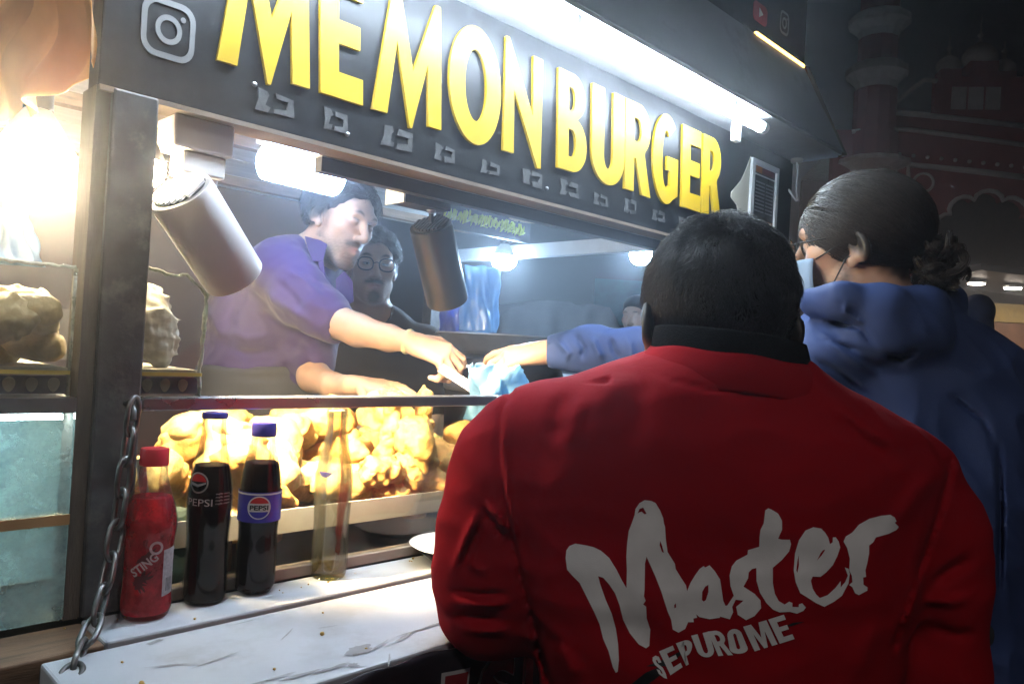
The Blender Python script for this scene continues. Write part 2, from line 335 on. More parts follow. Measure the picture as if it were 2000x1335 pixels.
# ------------------------------------------------------------------ the shop sign
sign = thing('shop_sign', (1.2, 1.02, 1.735), 'black stall sign with raised yellow letters MEMON BURGER under a tube light', 'sign')
MB().box((.289, 1.0, 1.735), (2.12, 1.04, 2.034)).build('board', m_black, sign, bevel=.002)
MB().box((.289, .994, 1.728), (2.12, 1.042, 1.7345)).build('bottom_trim', M('trim_brown', (.2, .15, .11), .5, var=.2), sign)
def A0(*p): return list(p)
GLY = {
 'M': [[(0, 0), (.2, 0), (.34, .62), (.52, -.06), (.555, -.06), (.79, .52), (.80, 0), (1, 0), (.98, 1.05), (.9, 1.05), (.57, .42), (.38, 1.05), (.28, 1.05)]],
 'E': [[(0, 0), (1, 0), (1, .2), (.42, .2), (.42, .42), (.93, .42), (.93, .6), (.42, .6), (.42, .8), (1, .8), (1, 1), (0, 1)]],
 'O': [arc(.5, .5, .5, .53, 0, 360, 40)[:-1], arc(.5, .5, .21, .32, 0, 360, 32)[:-1]],
 'N': [[(0, 0), (.26, 0), (.26, .6), (.88, -.07), (.97, -.07), (1, 1), (.75, 1), (.75, .42), (.13, 1.07), (.05, 1.07)]],
 'B': [[(0, 0)]+arc(.5, .28, .5, .28, -90, 75)+arc(.48, .765, .44, .235, -65, 90)+[(0, 1)], [(.36, .15)]+arc(.48, .29, .14, .14, -90, 90, 10)+[(.36, .43)], [(.36, .62)]+arc(.46, .74, .12, .12, -90, 90, 10)+[(.36, .86)]],
 'U': [[(0, 1)]+arc(.5, .3, .5, .32, 180, 360, 20)+[(1, 1), (.64, 1)]+arc(.5, .3, .14, .15, 0, -180, 12)+[(.36, 1)]],
 'R': [[(0, 0), (.34, 0), (.34, .38), (.42, .38), (.66, -.01), (1, -.02), (.74, .45)]+arc(.5, .72, .46, .28, -55, 90)+[(0, 1)], [(.34, .57)]+arc(.46, .7, .16, .13, -90, 90, 10)+[(.34, .83)]],
 'G': [arc(.52, .5, .52, .53, 50, 300, 30)+[(.98, .1), (.98, .54), (.54, .54), (.54, .38), (.66, .38), (.66, .19)]+arc(.52, .5, .17, .34, 296, 55, 20)],
}
LET = [('M', (429.6, 112.7), (611, 168)), ('E', (632, 174), (715, 199)), ('M', (733.5, 207.7), (868, 250)), ('O', None, (883, 165, 986, 165)), ('N', (989, 289), (1064, 318)), ('B', (1095, 324), (1151, 340)),
       ('U', None, (1162, 262, 1226, 275)), ('R', (1225.7, 368), (1276, 383)), ('G', None, (1281, 311, 1331, 320)), ('E', (1337, 399), (1373, 410)), ('R', (1377, 415), (1413, 424))]
for ch, a, b in LET:
    if a is None:
        x0, x1 = onY(b[0], b[1], .986)[0]+.006, onY(b[2], b[3], .986)[0]+.006
    else: x0, x1 = onY(*a, .986)[0], onY(*b, .986)[0]
    V, F = outline_mesh(GLY[ch], extrude=.003, bevel=.0)
    q = np.stack([x0+V[:, 0]*(x1-x0)-V[:, 1]*.013, .9965+V[:, 2], 1.805+V[:, 1]*.19], 1)
    mobj('letter', q, [f[::-1] for f in F], m_yellow, sign)
# torn sticker residue in a row under the letters
m_res = M('glue_residue', (.055, .055, .055), .7, var=.4, scale=60, bump=.5)
x = .485
for k in range(13):
    rg = random.Random(k); z = 1.757; w_, h_ = .054*rg.uniform(.7, 1.1), .027*rg.uniform(.75, 1.15); jj = lambda: rg.uniform(-.055, .055)
    L1 = [(0+jj(), 0+jj()), (.36+jj(), 0+jj()), (.4+jj(), .25+jj()), (.28+jj(), .3+jj()), (.3+jj(), .7+jj()), (.4+jj(), .8+jj()), (.3+jj(), 1+jj()), (0+jj(), 1+jj()), (.03+jj(), .5+jj())]
    L2 = [(.5+jj(), 0+jj()), (1+jj(), .03+jj()), (1+jj(), .95+jj()), (.5+jj(), 1+jj()), (.5+jj(), .72+jj()), (.86+jj(), .7+jj()), (.84+jj(), .3+jj()), (.48+jj(), .28+jj())]
    V, F = outline_mesh([L1, L2] if rg.random() < .7 else [L2, [(p[0]*.9, p[1]) for p in L1]], extrude=.0008)
    mobj('sticker_residue', np.stack([x+V[:, 0]*w_, .9985+V[:, 2], z+V[:, 1]*h_], 1), [f[::-1] for f in F], m_res, sign)
    x += .1055
for u, v in ((497, 165), (678, 262), (1068, 368)):
    p = onY(u, v, .999); MB().lathe([(.004, 0), (.003, .003)], (p[0], .9995, p[2]), (0, -1, 0), 10).build('screw', m_greymetal, sign, smooth=True)
def rrect(x0, y0, x1, y1, r): return arc(x1-r, y0+r, r, r, -90, 0, 6)+arc(x1-r, y1-r, r, r, 0, 90, 6)+arc(x0+r, y1-r, r, r, 90, 180, 6)+arc(x0+r, y0+r, r, r, 180, 270, 6)
def camera_icon(p, w_, h_, Y, parent, mat, lw=.1):
    LP = [rrect(0, 0, 1, 1, .28), rrect(lw, lw, 1-lw, 1-lw, .2)]
    V, F = outline_mesh(LP+[arc(.5, .5, .25, .25, 0, 360, 28)[:-1], arc(.5, .5, .25-lw*.9, .25-lw*.9, 0, 360, 28)[:-1], arc(.76, .74, .05, .05, 0, 360, 10)[:-1]], extrude=.0006)
    return mobj('camera_icon', np.stack([p[0]+V[:, 0]*w_, Y+V[:, 2], p[2]+V[:, 1]*h_], 1), [f[::-1] for f in F], mat, parent)
m_icon = M('icon_grey', (.15, .15, .15), .45, var=.05)
camera_icon(onY(272, 100, .999), .066, .074, .9985, sign, m_icon)
# framed menu card and the torn cream sticker beside it
card = thing('menu_card', onY(1490, 440, .99), 'small framed menu card with orange strips fixed at the far end of the sign', 'menu card')
ax0, ax1 = onY(1464, 380, .995)[0], onY(1516, 395, .995)[0]; az0, az1 = onY(1462, 450, .995)[2], onY(1470, 308, .995)[2]
V, F = outline_mesh([[(ax0, az0), (ax1, az0), (ax1, az1), (ax0, az1)], [(ax0+.016, az0+.012), (ax1-.012, az0+.012), (ax1-.012, az1-.014), (ax0+.016, az1-.014)]], extrude=.004)
mobj('frame', np.stack([V[:, 0], .994+V[:, 2], V[:, 1]], 1), [f[::-1] for f in F], m_white, card)
MB().box((ax0+.014, .9965, az0+.01), (ax1-.01, .9985, az1-.012)).build('backing', M('menu_dark', (.03, .03, .035), .3, var=.2), card)
for (a, b, c, d, mt) in [(.18, .9, .80, .82, m_white), (.2, .42, .84, .93, M('menu_orange', (.4, .13, .03), .4)), (.46, .86, .84, .92, M('menu_maroon', (.16, .03, .05), .4)), (.2, .9, .14, .2, MAT.get('menu_orange') or m_white)] + [(.22, .55, .3+.05*i, .32+.05*i, m_greymetal) for i in range(9)] + [(.6, .86, .3+.05*i, .32+.05*i, m_greymetal) for i in range(9)]:
    MB().box((ax0+(ax1-ax0)*a, .9955, az0+(az1-az0)*c), (ax0+(ax1-ax0)*b, .9963, az0+(az1-az0)*d)).build('printed_strip', mt, card)
pts = [onY(u, v, .999) for u, v in [(1466, 305), (1455, 335), (1447, 352), (1428, 375), (1427, 385), (1438, 400), (1445, 430), (1448, 470), (1470, 470), (1472, 330)]]
V, F = outline_mesh([[(p[0], p[2]) for p in pts]], extrude=.001); mobj('torn_sticker', np.stack([V[:, 0], .9985+V[:, 2], V[:, 1]], 1), [f[::-1] for f in F], M('cream_paper', (.5, .47, .38), .6, var=.1), sign)

# ------------------------------------------------------------------ roof front: soffit, leaning valance, upper fascia
roof = thing('stall_roof_front', (1.2, .95, 2.034), 'grey sloping valance and dark upper fascia above the tube light', 'awning')
MB().box((.20, .862, 2.035), (2.14, 1.04, 2.043)).build('soffit', M('soffit_paint', (.2, .2, .21), .5, var=.2), roof)
a0, b0, a1, b1 = (.86, 2.0435), (.872, 2.0435), (.968, 2.28), (.956, 2.28)
x0, x1 = .20, 2.13
mb = MB(); mb.add([(x0, *a0), (x0, *b0), (x0, *a1), (x0, *b1), (x1, *a0), (x1, *b0), (x1-.06, *a1), (x1-.06, *b1)], [[0, 1, 2, 3], [4, 7, 6, 5], [0, 3, 7, 4], [1, 5, 6, 2], [3, 2, 6, 7], [0, 4, 5, 1]])
mb.build('valance', M('valance_sheet', (.12, .12, .13), .5, var=.25, scale=4, dirt=(.06, .05, .05), dscale=3), roof)
MB().obox((2.137, .866, 2.036), (2.078, .962, 2.286), .03, .014, up=(0, 1, 0)).build('end_trim', M('brown_trim', (.10, .065, .045), .6, var=.3, scale=20), roof)
MB().box((.20, .969, 2.281), (2.09, .985, 2.72)).build('upper_fascia', m_black, roof)
MB().box((.20, .985, 2.0435), (2.14, 2.66, 2.06)).build('roof_deck', m_dark, roof)
q = onY(1522, 62, .968); camera_icon(q, .052, .062, .9675, roof, m_icon, lw=.1)
q = onY(1470, 36, .968); V, F = outline_mesh([rrect(0, 0, .075, .05, .014)], extrude=.0006); mobj('play_icon', np.stack([q[0]+V[:, 0], .9675+V[:, 2], q[2]+V[:, 1]], 1), [f[::-1] for f in F], M('icon_red', (.3, .02, .03), .4), roof)
V, F = outline_mesh([[(.03, .013), (.05, .025), (.03, .037)]], extrude=.0006); mobj('play_mark', np.stack([q[0]+V[:, 0], .966+V[:, 2], q[2]+V[:, 1]], 1), [f[::-1] for f in F], m_white, roof)

# ------------------------------------------------------------------ lights the place shows, and one bulb assumed behind the tarpaulin
K = 1.0
E_COOL = EM('cool_led', (.48, .72, 1.0), 480*K); E_CEIL = EM('ceiling_led', (.42, .64, 1.0), 46*K); E_TUBE = EM('tube_glow', (.70, .85, 1.0), 125*K); E_WARM = EM('warm_bulb', (1.0, .80, .52), 420*K)
E_STRIP = EM('warm_strip', (1.0, .58, .14), 7*K); E_SPOT2 = EM('dim_spot_lens', (1.0, .8, .55), 1200); E_SPOT = EM('spot_lens', (1.0, .74, .40), 3800*K)
p0 = np.array([.30, .885, 2.012]); p1 = np.array([1.692, .885, 2.012])
tube = thing('tube_light', p0, 'long white fluorescent tube glowing above the yellow letters', 'tube light')
MB().cyl(p0, p1, .0125, n=14).build('tube', E_TUBE, tube, smooth=.6)
MB().cyl(p1, p1+[.02, 0, 0], .014, n=14).build('end_cap', m_white, tube, smooth=.6); MB().cyl(p0-[.02, 0, 0], p0, .014, n=14).build('end_cap', m_white, tube, smooth=.6)
for x in (.5, 1.0, 1.55): MB().box((x, .875, 2.02), (x+.012, .905, 2.0345)).build('clip', m_white, tube)
q = onY(1437, 265, .9); MB().box((q[0]-.012, .893, q[2]-.014), (q[0]+.012, .907, q[2]+.03)).build('connector', m_white, tube, bevel=.002)
q0, q1 = onY(1476, 66, .958), onY(1568, 130, .958)
MB().tube([q0, (q0+q1)/2, q1], .006, 8).build('led_strip', E_STRIP, None, smooth=True); tag(bpy.data.objects['led_strip'], 'short warm orange light strip glowing on the upper fascia edge', 'light strip')
cb = thing('loose_cable', onX(1560, 320, 2.1), 'loose white cable dangling from the end of the roof soffit', 'cable')
MB().tube([onX(u, v, 2.1) for u, v in [(1556, 312), (1558, 330), (1557, 350), (1555, 372), (1560, 392), (1556, 392), (1548, 382), (1540, 370)]], .0035, 8).build('cord', m_white, cb, smooth=True)
MB().lathe([(.016, 0), (.018, .02), (.012, .03)], onX(1556, 318, 2.1), (0, 0, 1), 12).build('socket', M('beige_plastic', (.4, .37, .33), .5), cb, smooth=True)

def led_bulb(name, p, r, L, mat, label, group, axis=(0, 0, -1), flat=1.):
    t = thing(name, p, label, 'light bulb', group); ax = np.array(axis, float); ax /= np.linalg.norm(ax); p = np.array(p, float)
    MB().lathe([(r*.35, -L*.55), (r*.62, -L*.35), (r*.95, -L*.02), (r*.95, 0)], p, ax, 18).build('base', m_white, t, smooth=True)
    MB().lathe([(r*.97, .0005), (r, L*.2), (r*.86, L*.45*flat), (r*.5, L*.6*flat), (r*.05, L*.64*flat)], p, ax, 18).build('globe', mat, t, smooth=True)
    MB().cyl(p-ax*L*.9, p-ax*L*.55, r*.38, n=12).build('socket', m_dark, t, smooth=.6)
    MB().cyl(p-ax*L*.9, (p-ax*L*.9)+np.array([0, 0, max(.01, 1.954-(p-ax*L*.9)[2])]), .003, n=6).build('wire', m_dark, t)
    return t
led_bulb('light_bulb', onD(70, 290, 1.16), .054, .105, E_WARM, 'large warm bulb glowing behind the dark post beside the orange tarpaulin', 'warm bulbs in the stall')
led_bulb('light_bulb', onD(290, 316, 1.0), .022, .05, E_WARM, 'small warm bulb glowing beside the white spotlight mount', 'warm bulbs in the stall')
led_bulb('light_bulb', onD(20, 60, 1.52), .055, .10, E_WARM, 'assumed warm bulb shining through the orange tarpaulin', 'warm bulbs in the stall')  # bulb itself is hidden, assumed from the glow in the tarpaulin
led_bulb('light_bulb', onD(985, 500, 3.0), .05, .085, E_COOL, 'cool white bulb above the upright blue plastic bag', 'cool bulbs in the stall')
led_bulb('light_bulb', onD(1252, 490, 2.9), .042, .085, E_COOL, 'cool white bulb at the open right end of the stall', 'cool bulbs in the stall')
# big cool lamp on the ceiling over the purple shirt
fl = thing('ceiling_lamp', onD(590, 320, 1.72), 'broad cool white ceiling lamp above the man in purple', 'ceiling lamp')
pa, pb = onD(515, 312, 1.66), onD(660, 340, 1.82); ax = pb-pa; ax[2] = 0; pb = pa+ax
MB().lathe([(.03, 0), (.042, .01), (.042, np.linalg.norm(ax)-.01), (.03, np.linalg.norm(ax))], pa, ax, 18).build('diffuser', E_CEIL, fl, smooth=.7)
MB().obox(pa+[0, 0, .05], pb+[0, 0, .05], .07, .02).build('housing', m_white, fl, bevel=.003)
for t_ in (.15, .85): q = pa+ax*t_; MB().cyl(q+[0, 0, .058], (q[0], q[1], 1.954), .004, n=6).build('rod', m_greymetal, fl)
# plywood disc on the ceiling, and the black board with yellow script
dk = thing('ceiling_disc', onZ(1035, 425, 1.95), 'round plywood disc fixed under the stall ceiling', 'wooden disc')
q = onZ(1038, 425, 1.915); MB().lathe([(.075, 0), (.08, .004), (.08, .012), (.075, .016)], (q[0], q[1], q[2]-.008), (0, 0, 1), 32).build('plate', M('pale_ply', (.55, .42, .3), .6, var=.15, scale=6, stretch=(1, 7, 1)), dk, smooth=.5)
for a in range(4): MB().lathe([(.004, 0), (.003, .003)], (q[0]+.06*math.cos(a*1.57), q[1]+.06*math.sin(a*1.57), q[2]-.008), (0, 0, -1), 8).build('screw', m_dark, dk)
sc = thing('script_board', (1.8, 1.96, 1.86), 'black hanging board with yellow green painted script', 'sign')
q0, q1 = onY(868, 388, 1.96), onY(1030, 440, 1.96)
MB().box((q0[0]-.02, 1.962, 1.84), (q1[0]+.02, 1.975, 1.953)).build('board', m_black, sc)
mb = MB(); rg = random.Random(3); xx = q0[0]
while xx < q1[0]-.02:
    pts = []; zz = 1.885+rg.uniform(-.004, .006)
    for i in range(7): pts.append((xx+.028*i/6+.008*math.sin(i*2.1+rg.random()), 1.9605, zz+.022*math.sin(i*1.9+rg.uniform(0, 1.5))))
    mb.tube(pts, [.0045, .006, .0035, .005, .006, .004, .0025], 5); xx += .024
mb.build('painted_script', M('lime_paint', (.5, .58, .02), .5, var=.15), sc, smooth=True)
# ------------------------------------------------------------------ track spotlights
def spotlight(label, cap, foot, r, body, mount_fn, mt_body, mt_mount, slots=9):
    cap = np.array(cap); foot = np.array(foot); ax = foot-cap; Ln = np.linalg.norm(ax); ax /= Ln
    t = thing('spotlight', cap, label, 'spotlight', 'track spotlights')
    mb = MB(); n = 40; prof = [(r*.86, -.002), (r*.97, -.003), (r, .003), (r, Ln*.985), (r*.97, Ln), (r*.9, Ln-.004), (r*.86, Ln-.06)]
    e1 = np.cross(ax, [0, 0, 1.]); e1 /= np.linalg.norm(e1); e2 = np.cross(ax, e1)
    rings = [[cap+ax*h+rr*(1-(.012 if (j % 2 and abs(j-n*.62) < 7 and 0 < h < Ln*.97) else 0))*(e1*math.cos(2*math.pi*j/n)+e2*math.sin(2*math.pi*j/n)) for j in range(n)] for rr, h in prof]
    mb.rings(rings).build('housing', mt_body, t, smooth=.7)
    # vented back cap: bars across a recessed disc
    MB().lathe([(r*.84, 0), (r*.84, .0012)], cap-ax*.0052, ax, 28).build('vent_back', m_dark, t)
    for i in range(slots):
        y = r*.8*(-1+2*(i+.5)/slots); hw = math.sqrt(max(0, (r*.82)**2-y*y))
        MB().obox(cap-ax*.007+e1*y-e2*hw, cap-ax*.007+e1*y+e2*hw, r*.09, .004, up=ax).build('vent_bar', mt_body, t)
    MB().lathe([(r*.8, 0), (r*.8, .002)], cap+ax*(Ln-.06), ax, 24).build('lens', E_SPOT if slots == 9 else E_SPOT2, t)
    mount_fn(t, cap, ax, e1, e2); return t
m_wspot = M('white_spot', (.84, .82, .82), .38, var=.03); m_bspot = M('black_spot', (.022, .024, .03), .33, metal=.2, var=.1)
def mount_white(t, cap, ax, e1, e2):
    top = onY(395, 232, 1.035)
    MB().box((top[0]-.045, 1.01, 1.685), (top[0]+.035, 1.07, 1.7275)).build('adapter_box', m_wspot, t, bevel=.003)
    MB().box((top[0]-.03, 1.015, 1.655), (top[0]+.028, 1.06, 1.6845)).build('adapter_neck', m_wspot, t, bevel=.003)
    j = np.array([top[0]+.014, 1.036, 1.60]); MB().cyl((j[0], j[1], 1.655), j, .012, .009, 14).build('stem', m_wspot, t, smooth=.6)
    MB().obox(j+[0, 0, .008], cap+ax*.03, .014, .006).build('yoke', m_wspot, t, bevel=.001)
def mount_black(t, cap, ax, e1, e2):
    b0, b1 = onY(782, 370, 1.09), onY(872, 395, 1.09)
    MB().box((b0[0], 1.075, b0[2]-.022), (b1[0], 1.125, b0[2]+.033)).build('track_box', M('track_black', (.03, .032, .04), .35, var=.1), t, bevel=.002)
    MB().box((b0[0]-.004, 1.073, b0[2]-.024), (b0[0]-.0005, 1.127, b0[2]+.034)).build('end_plate', m_wspot, t)
    k = onY(842, 408, 1.10); MB().sphere(k, .009).build('ball_joint', m_greymetal, t, smooth=True)
    MB().cyl(k, (k[0], k[1], b0[2]-.0225), .006, n=10).build('stem', m_greymetal, t); MB().obox(k, cap+ax*.004, .01, .005, up=e1).build('yoke', m_bspot, t)
spotlight('white ribbed track spotlight hanging beside the dark post', onD(354, 378, .97), onD(458, 541, 1.06), .0415, None, mount_white, m_wspot, m_wspot)
spotlight('black track spotlight hanging under the sign from a dark box', onD(842, 443, 1.42), onD(874, 588, 1.50), .0405, None, mount_black, m_bspot, m_bspot, slots=10)
# dark light track under the sign
tr = thing('light_track', (1.2, 1.06, 1.74), 'dark metal lighting track running under the inside of the sign', 'light track')
MB().box((.62, 1.046, 1.705), (2.05, 1.066, 1.7275)).build('channel', M('track_black', (.03, .032, .04), .35, var=.1), tr)
MB().box((.62, 1.044, 1.7275), (2.05, 1.07, 1.731)).build('flange', m_greymetal, tr)

# ------------------------------------------------------------------ orange tarpaulin on the left end
def tarpP(a, b):
    y = .995+a*1.3; z = 1.757+b*.75+.01*math.sin(y*9); x = .283+.010*math.sin(y*34+z*26)+.012*math.sin(y*17-z*31+1)+.006*math.sin(y*61+z*47)
    return (x, y, z)
tp = MB().grid(tarpP, 140, 90).build('tarpaulin', TL('orange_tarp', (.95, .47, .15), trans=.6, gloss=.06, var=.3, scale=5), None, smooth=True, solid=.0012)
tag(tp, 'wrinkled orange translucent tarpaulin hanging at the left end of the stall', 'tarpaulin')
# pale ceiling sheet of the next bay lit by the warm bulb
# ------------------------------------------------------------------ lower glass case left of the post
lc = thing('lower_glass_case', (.18, 1.06, 1.1), 'lower glass case with pale teal back left of the post', 'display case')
MB().box((.05, 1.0, 1.102), (.2865, 1.006, 1.345)).build('front_glass', GL('teal_glass', (.86, .96, .95), haze=.3, refl=.4, hcol=(.62, .88, .9)), lc)
MB().box((.05, 1.17, 1.102), (.33, 1.18, 1.345)).build('back_panel', M('teal_panel', (.5, .7, .72), .5, var=.12, scale=5), lc)
MB().box((.05, 1.008, 1.216), (.2865, 1.03, 1.222)).build('shelf', M('shelf_board', (.5, .38, .26), .5, var=.2), lc)
MB().box((.05, .997, 1.214), (.2865, .9995, 1.226)).build('shelf_edge', M('orange_edge', (.42, .24, .1), .5, var=.2), lc)
MB().box((.05, .998, 1.345), (.2865, 1.17, 1.3625)).build('top_board', m_greymetal, lc)
MB().obox((.06, 1.03, 1.338), (.28, 1.03, 1.338), .012, .006).build('assumed_light_strip', EM('assumed_case_strip', (.85, .95, 1.0), 60), lc)  # unseen glowing strip, assumed from how bright the teal case looks
# ------------------------------------------------------------------ upper glass case with broken edges
uc = thing('upper_glass_case', (.25, 1.06, 1.363), 'scratched glass food case with chipped top edge behind the post', 'display case')
def jag(P, amp, seed, step=.006):
    rg = random.Random(seed); out = []
    for (a, b) in zip(P[:-1], P[1:]):
        n = max(1, int(math.dist(a, b)/step))
        for i in range(n): t = i/n; out.append((a[0]+(b[0]-a[0])*t+rg.uniform(-amp, amp), a[1]+(b[1]-a[1])*t+rg.uniform(-amp, amp)))
    return out+[P[-1]]
def glass_sheet(P, y, parent):
    V, F = outline_mesh([P], extrude=.003); o = mobj('glass_sheet', np.stack([V[:, 0], y+V[:, 2], V[:, 1]], 1), [f[::-1] for f in F], m_glassdirty, parent)
    o.data.materials.append(m_edge)
    for p in o.data.polygons:
        if abs(p.normal.y) < .5: p.material_index = 1
    return o
def edge_bead(P, y, parent, r=.0028): MB().tube([(p[0], y, p[1]) for p in P], [r*random.uniform(.6, 1.3) for _ in P], 6).build('chipped_edge', m_edge, parent, smooth=True)
z1 = onY(265, 522, 1.0)[2]; xr = onY(410, 570, 1.0)[0]; zr = onY(408, 568, 1.0)[2]
top = jag([(.357, z1+.003), (.39, z1-.004), (.41, zr+.018), (xr-.006, zr), (xr-.001, zr-.006)], .0012, 1); side = jag([(xr-.001, zr-.006), (xr-.003, 1.44), (xr-.002, 1.42), (xr-.006, 1.395), (xr-.003, 1.3635)], .0011, 2)
glass_sheet([(.357, 1.3635)]+top+side[1:], 1.006, uc); edge_bead(top+side[1:], 1.006, uc)
zl = onY(60, 515, 1.0)[2]; top2 = jag([(.05, zl), (.279, zl+.002)], .0009, 3)
glass_sheet([(.05, 1.3635)]+top2+[(.279, 1.3635)], 1.006, uc); edge_bead(top2, 1.006, uc, .0022); edge_bead([(.279, zl), (.279, 1.40), (.279, 1.3635)], 1.006, uc, .0022)
zb = onY(300, 722, 1.0)[2]
for a, b in ((.05, .278), (.3575, xr-.004)):
    MB().box((a, 1.0105, zb-.006), (b, 1.24, zb)).build('base_board', M('cream_board', (.62, .55, .40), .45, var=.1), uc)
    MB().box((a, .9995, zb-.0075), (b, 1.002, zb-.003)).build('gilt_edge', M('gilt', (.5, .38, .08), .4), uc)
    MB().box((a, 1.0115, 1.3665), (b, 1.0135, zb-.0095)).build('pattern_strip', M('blue_strip', (.05, .05, .10), .35, var=.2), uc)
    x = a+.012
    while x < b-.01:
        zc = (1.3665+zb-.0095)/2; V, F = outline_mesh([[(x+.0062*math.cos(t)*(1-.25*math.sin(t)*-1), zc+.0085*math.sin(t)) for t in np.linspace(0, 2*math.pi, 20)[:-1]]], extrude=.0004)
        mobj('oval_motif', np.stack([V[:, 0], 1.0108+V[:, 2], V[:, 1]], 1), [f[::-1] for f in F], M('cream_motif', (.6, .52, .38), .4, var=.2), uc); x += .0225
MB().box((.05, 1.235, zb), (.445, 1.24, 1.47)).build('back_glass', m_glassdirty, uc)

# ------------------------------------------------------------------ implicit-surface modelling (smooth unions meshed with surface nets)
def smin(a, b, k):
    if k <= 0: return np.minimum(a, b)
    h = np.clip(.5+.5*(b-a)/k, 0, 1); return b+(a-b)*h-k*h*(1-h)
def smax(a, b, k): return -smin(-a, -b, k)
def f_ell(c, r, R=None):
    c = np.array(c, float); r = np.array(r, float)
    def f(P):
        q = P-c
        if R is not None: q = q@R
        k0 = np.linalg.norm(q/r, axis=1); k1 = np.linalg.norm(q/(r*r), axis=1)+1e-9; return k0*(k0-1)/k1
    return f
def f_cap(a, b, ra, rb):
    a = np.array(a, float); b = np.array(b, float); ba = b-a; L2 = ba@ba+1e-12
    def f(P):
        t = np.clip(((P-a)@ba)/L2, 0, 1); return np.linalg.norm(P-a-t[:, None]*ba, axis=1)-(ra+(rb-ra)*t)
    return f
def f_box(c, h, r=.0, R=None):
    c = np.array(c, float); h = np.array(h, float)-r
    def f(P):
        q = P-c
        if R is not None: q = q@R
        q = np.abs(q)-h; return np.linalg.norm(np.maximum(q, 0), axis=1)+np.minimum(q.max(1), 0)-r
    return f
def snoise(P, freq, seed=0, n=7):
    rg = np.random.default_rng(seed); s = 0
    for i in range(n):
        d = rg.normal(size=3); d *= freq*rg.uniform(.6, 1.5)/np.linalg.norm(d); s = s+np.sin(P@d+rg.uniform(0, 6.28))
    return s/math.sqrt(n)
_CORN = np.array([(0, 0, 0), (1, 0, 0), (0, 1, 0), (1, 1, 0), (0, 0, 1), (1, 0, 1), (0, 1, 1), (1, 1, 1)])
_EDG = [(0, 1), (2, 3), (4, 5), (6, 7), (0, 2), (1, 3), (4, 6), (5, 7), (0, 4), (1, 5), (2, 6), (3, 7)]
def sdf_mesh(fn, lo, hi, vox, B=10):
    lo = np.array(lo, float); hi = np.array(hi, float); nb = np.ceil((hi-lo)/(vox*B)).astype(int); n = nb*B
    bc = np.stack(np.meshgrid(*[np.arange(k) for k in nb], indexing='ij'), -1).reshape(-1, 3)
    cen = lo+(bc*B+(B-1)/2)*vox; dc = fn(cen); rad = B*vox*.87*1.25+.004
    G = np.empty(n, np.float32); act = np.abs(dc) < rad
    Gb = G.reshape(nb[0], B, nb[1], B, nb[2], B)
    sg = np.where(dc > 0, 1., -1.).astype(np.float32).reshape(nb); Gb[:] = sg[:, None, :, None, :, None]
    off = np.stack(np.meshgrid(*[np.arange(B)]*3, indexing='ij'), -1).reshape(-1, 3)
    ab = bc[act]; ch = max(1, 300000//(B**3))
    for i in range(0, len(ab), ch):
        blk = ab[i:i+ch]; P = lo+(blk[:, None, :]*B+off[None])*vox; d = fn(P.reshape(-1, 3)).astype(np.float32).reshape(len(blk), B, B, B)
        for k, (x, y, z) in enumerate(blk): Gb[x, :, y, :, z, :] = d[k]
    ins = G < 0; nx, ny, nz = n
    c = np.zeros((nx-1, ny-1, nz-1), np.uint8)
    for dx, dy, dz in _CORN: c += ins[dx:nx-1+dx, dy:ny-1+dy, dz:nz-1+dz]
    idx = np.argwhere((c > 0) & (c < 8)); 
    if len(idx) == 0: return np.zeros((0, 3)), np.zeros((0, 4), int)
    cv = np.stack([G[idx[:, 0]+a, idx[:, 1]+b, idx[:, 2]+e] for a, b, e in _CORN], 1)
    ps = np.zeros((len(idx), 3)); cn = np.zeros(len(idx))
    for a, b in _EDG:
        mk = (cv[:, a] < 0) != (cv[:, b] < 0); t = np.where(mk, cv[:, a]/(cv[:, a]-cv[:, b]+1e-12), 0)
        ps += mk[:, None]*(_CORN[a]+t[:, None]*(_CORN[b]-_CORN[a])); cn += mk
    V = lo+(idx+ps/cn[:, None])*vox
    mp = np.full((nx-1, ny-1, nz-1), -1, np.int64); mp[tuple(idx.T)] = np.arange(len(idx)); F = []
    for ax in range(3):
        sl = [slice(1, -1)]*3; s0 = list(sl); s1 = list(sl); s0[ax] = slice(0, -1); s1[ax] = slice(1, None)
        A_, B_ = ins[tuple(s0)], ins[tuple(s1)]; e = np.argwhere(A_ != B_); 
        if len(e) == 0: continue
        base = e.copy(); o1, o2 = [k for k in range(3) if k != ax]; base[:, o1] += 1; base[:, o2] += 1
        flip = A_[tuple(e.T)]
        def g(d1, d2): q = base.copy(); q[:, o1] -= d1; q[:, o2] -= d2; return mp[tuple(q.T)]
        quad = np.stack([g(1, 1), g(0, 1), g(0, 0), g(1, 0)], 1)
        if ax == 1: flip = ~flip
        quad[~flip] = quad[~flip][:, ::-1]; F.append(quad)
    F = np.concatenate(F); F = F[(F >= 0).all(1)]
    return V, F

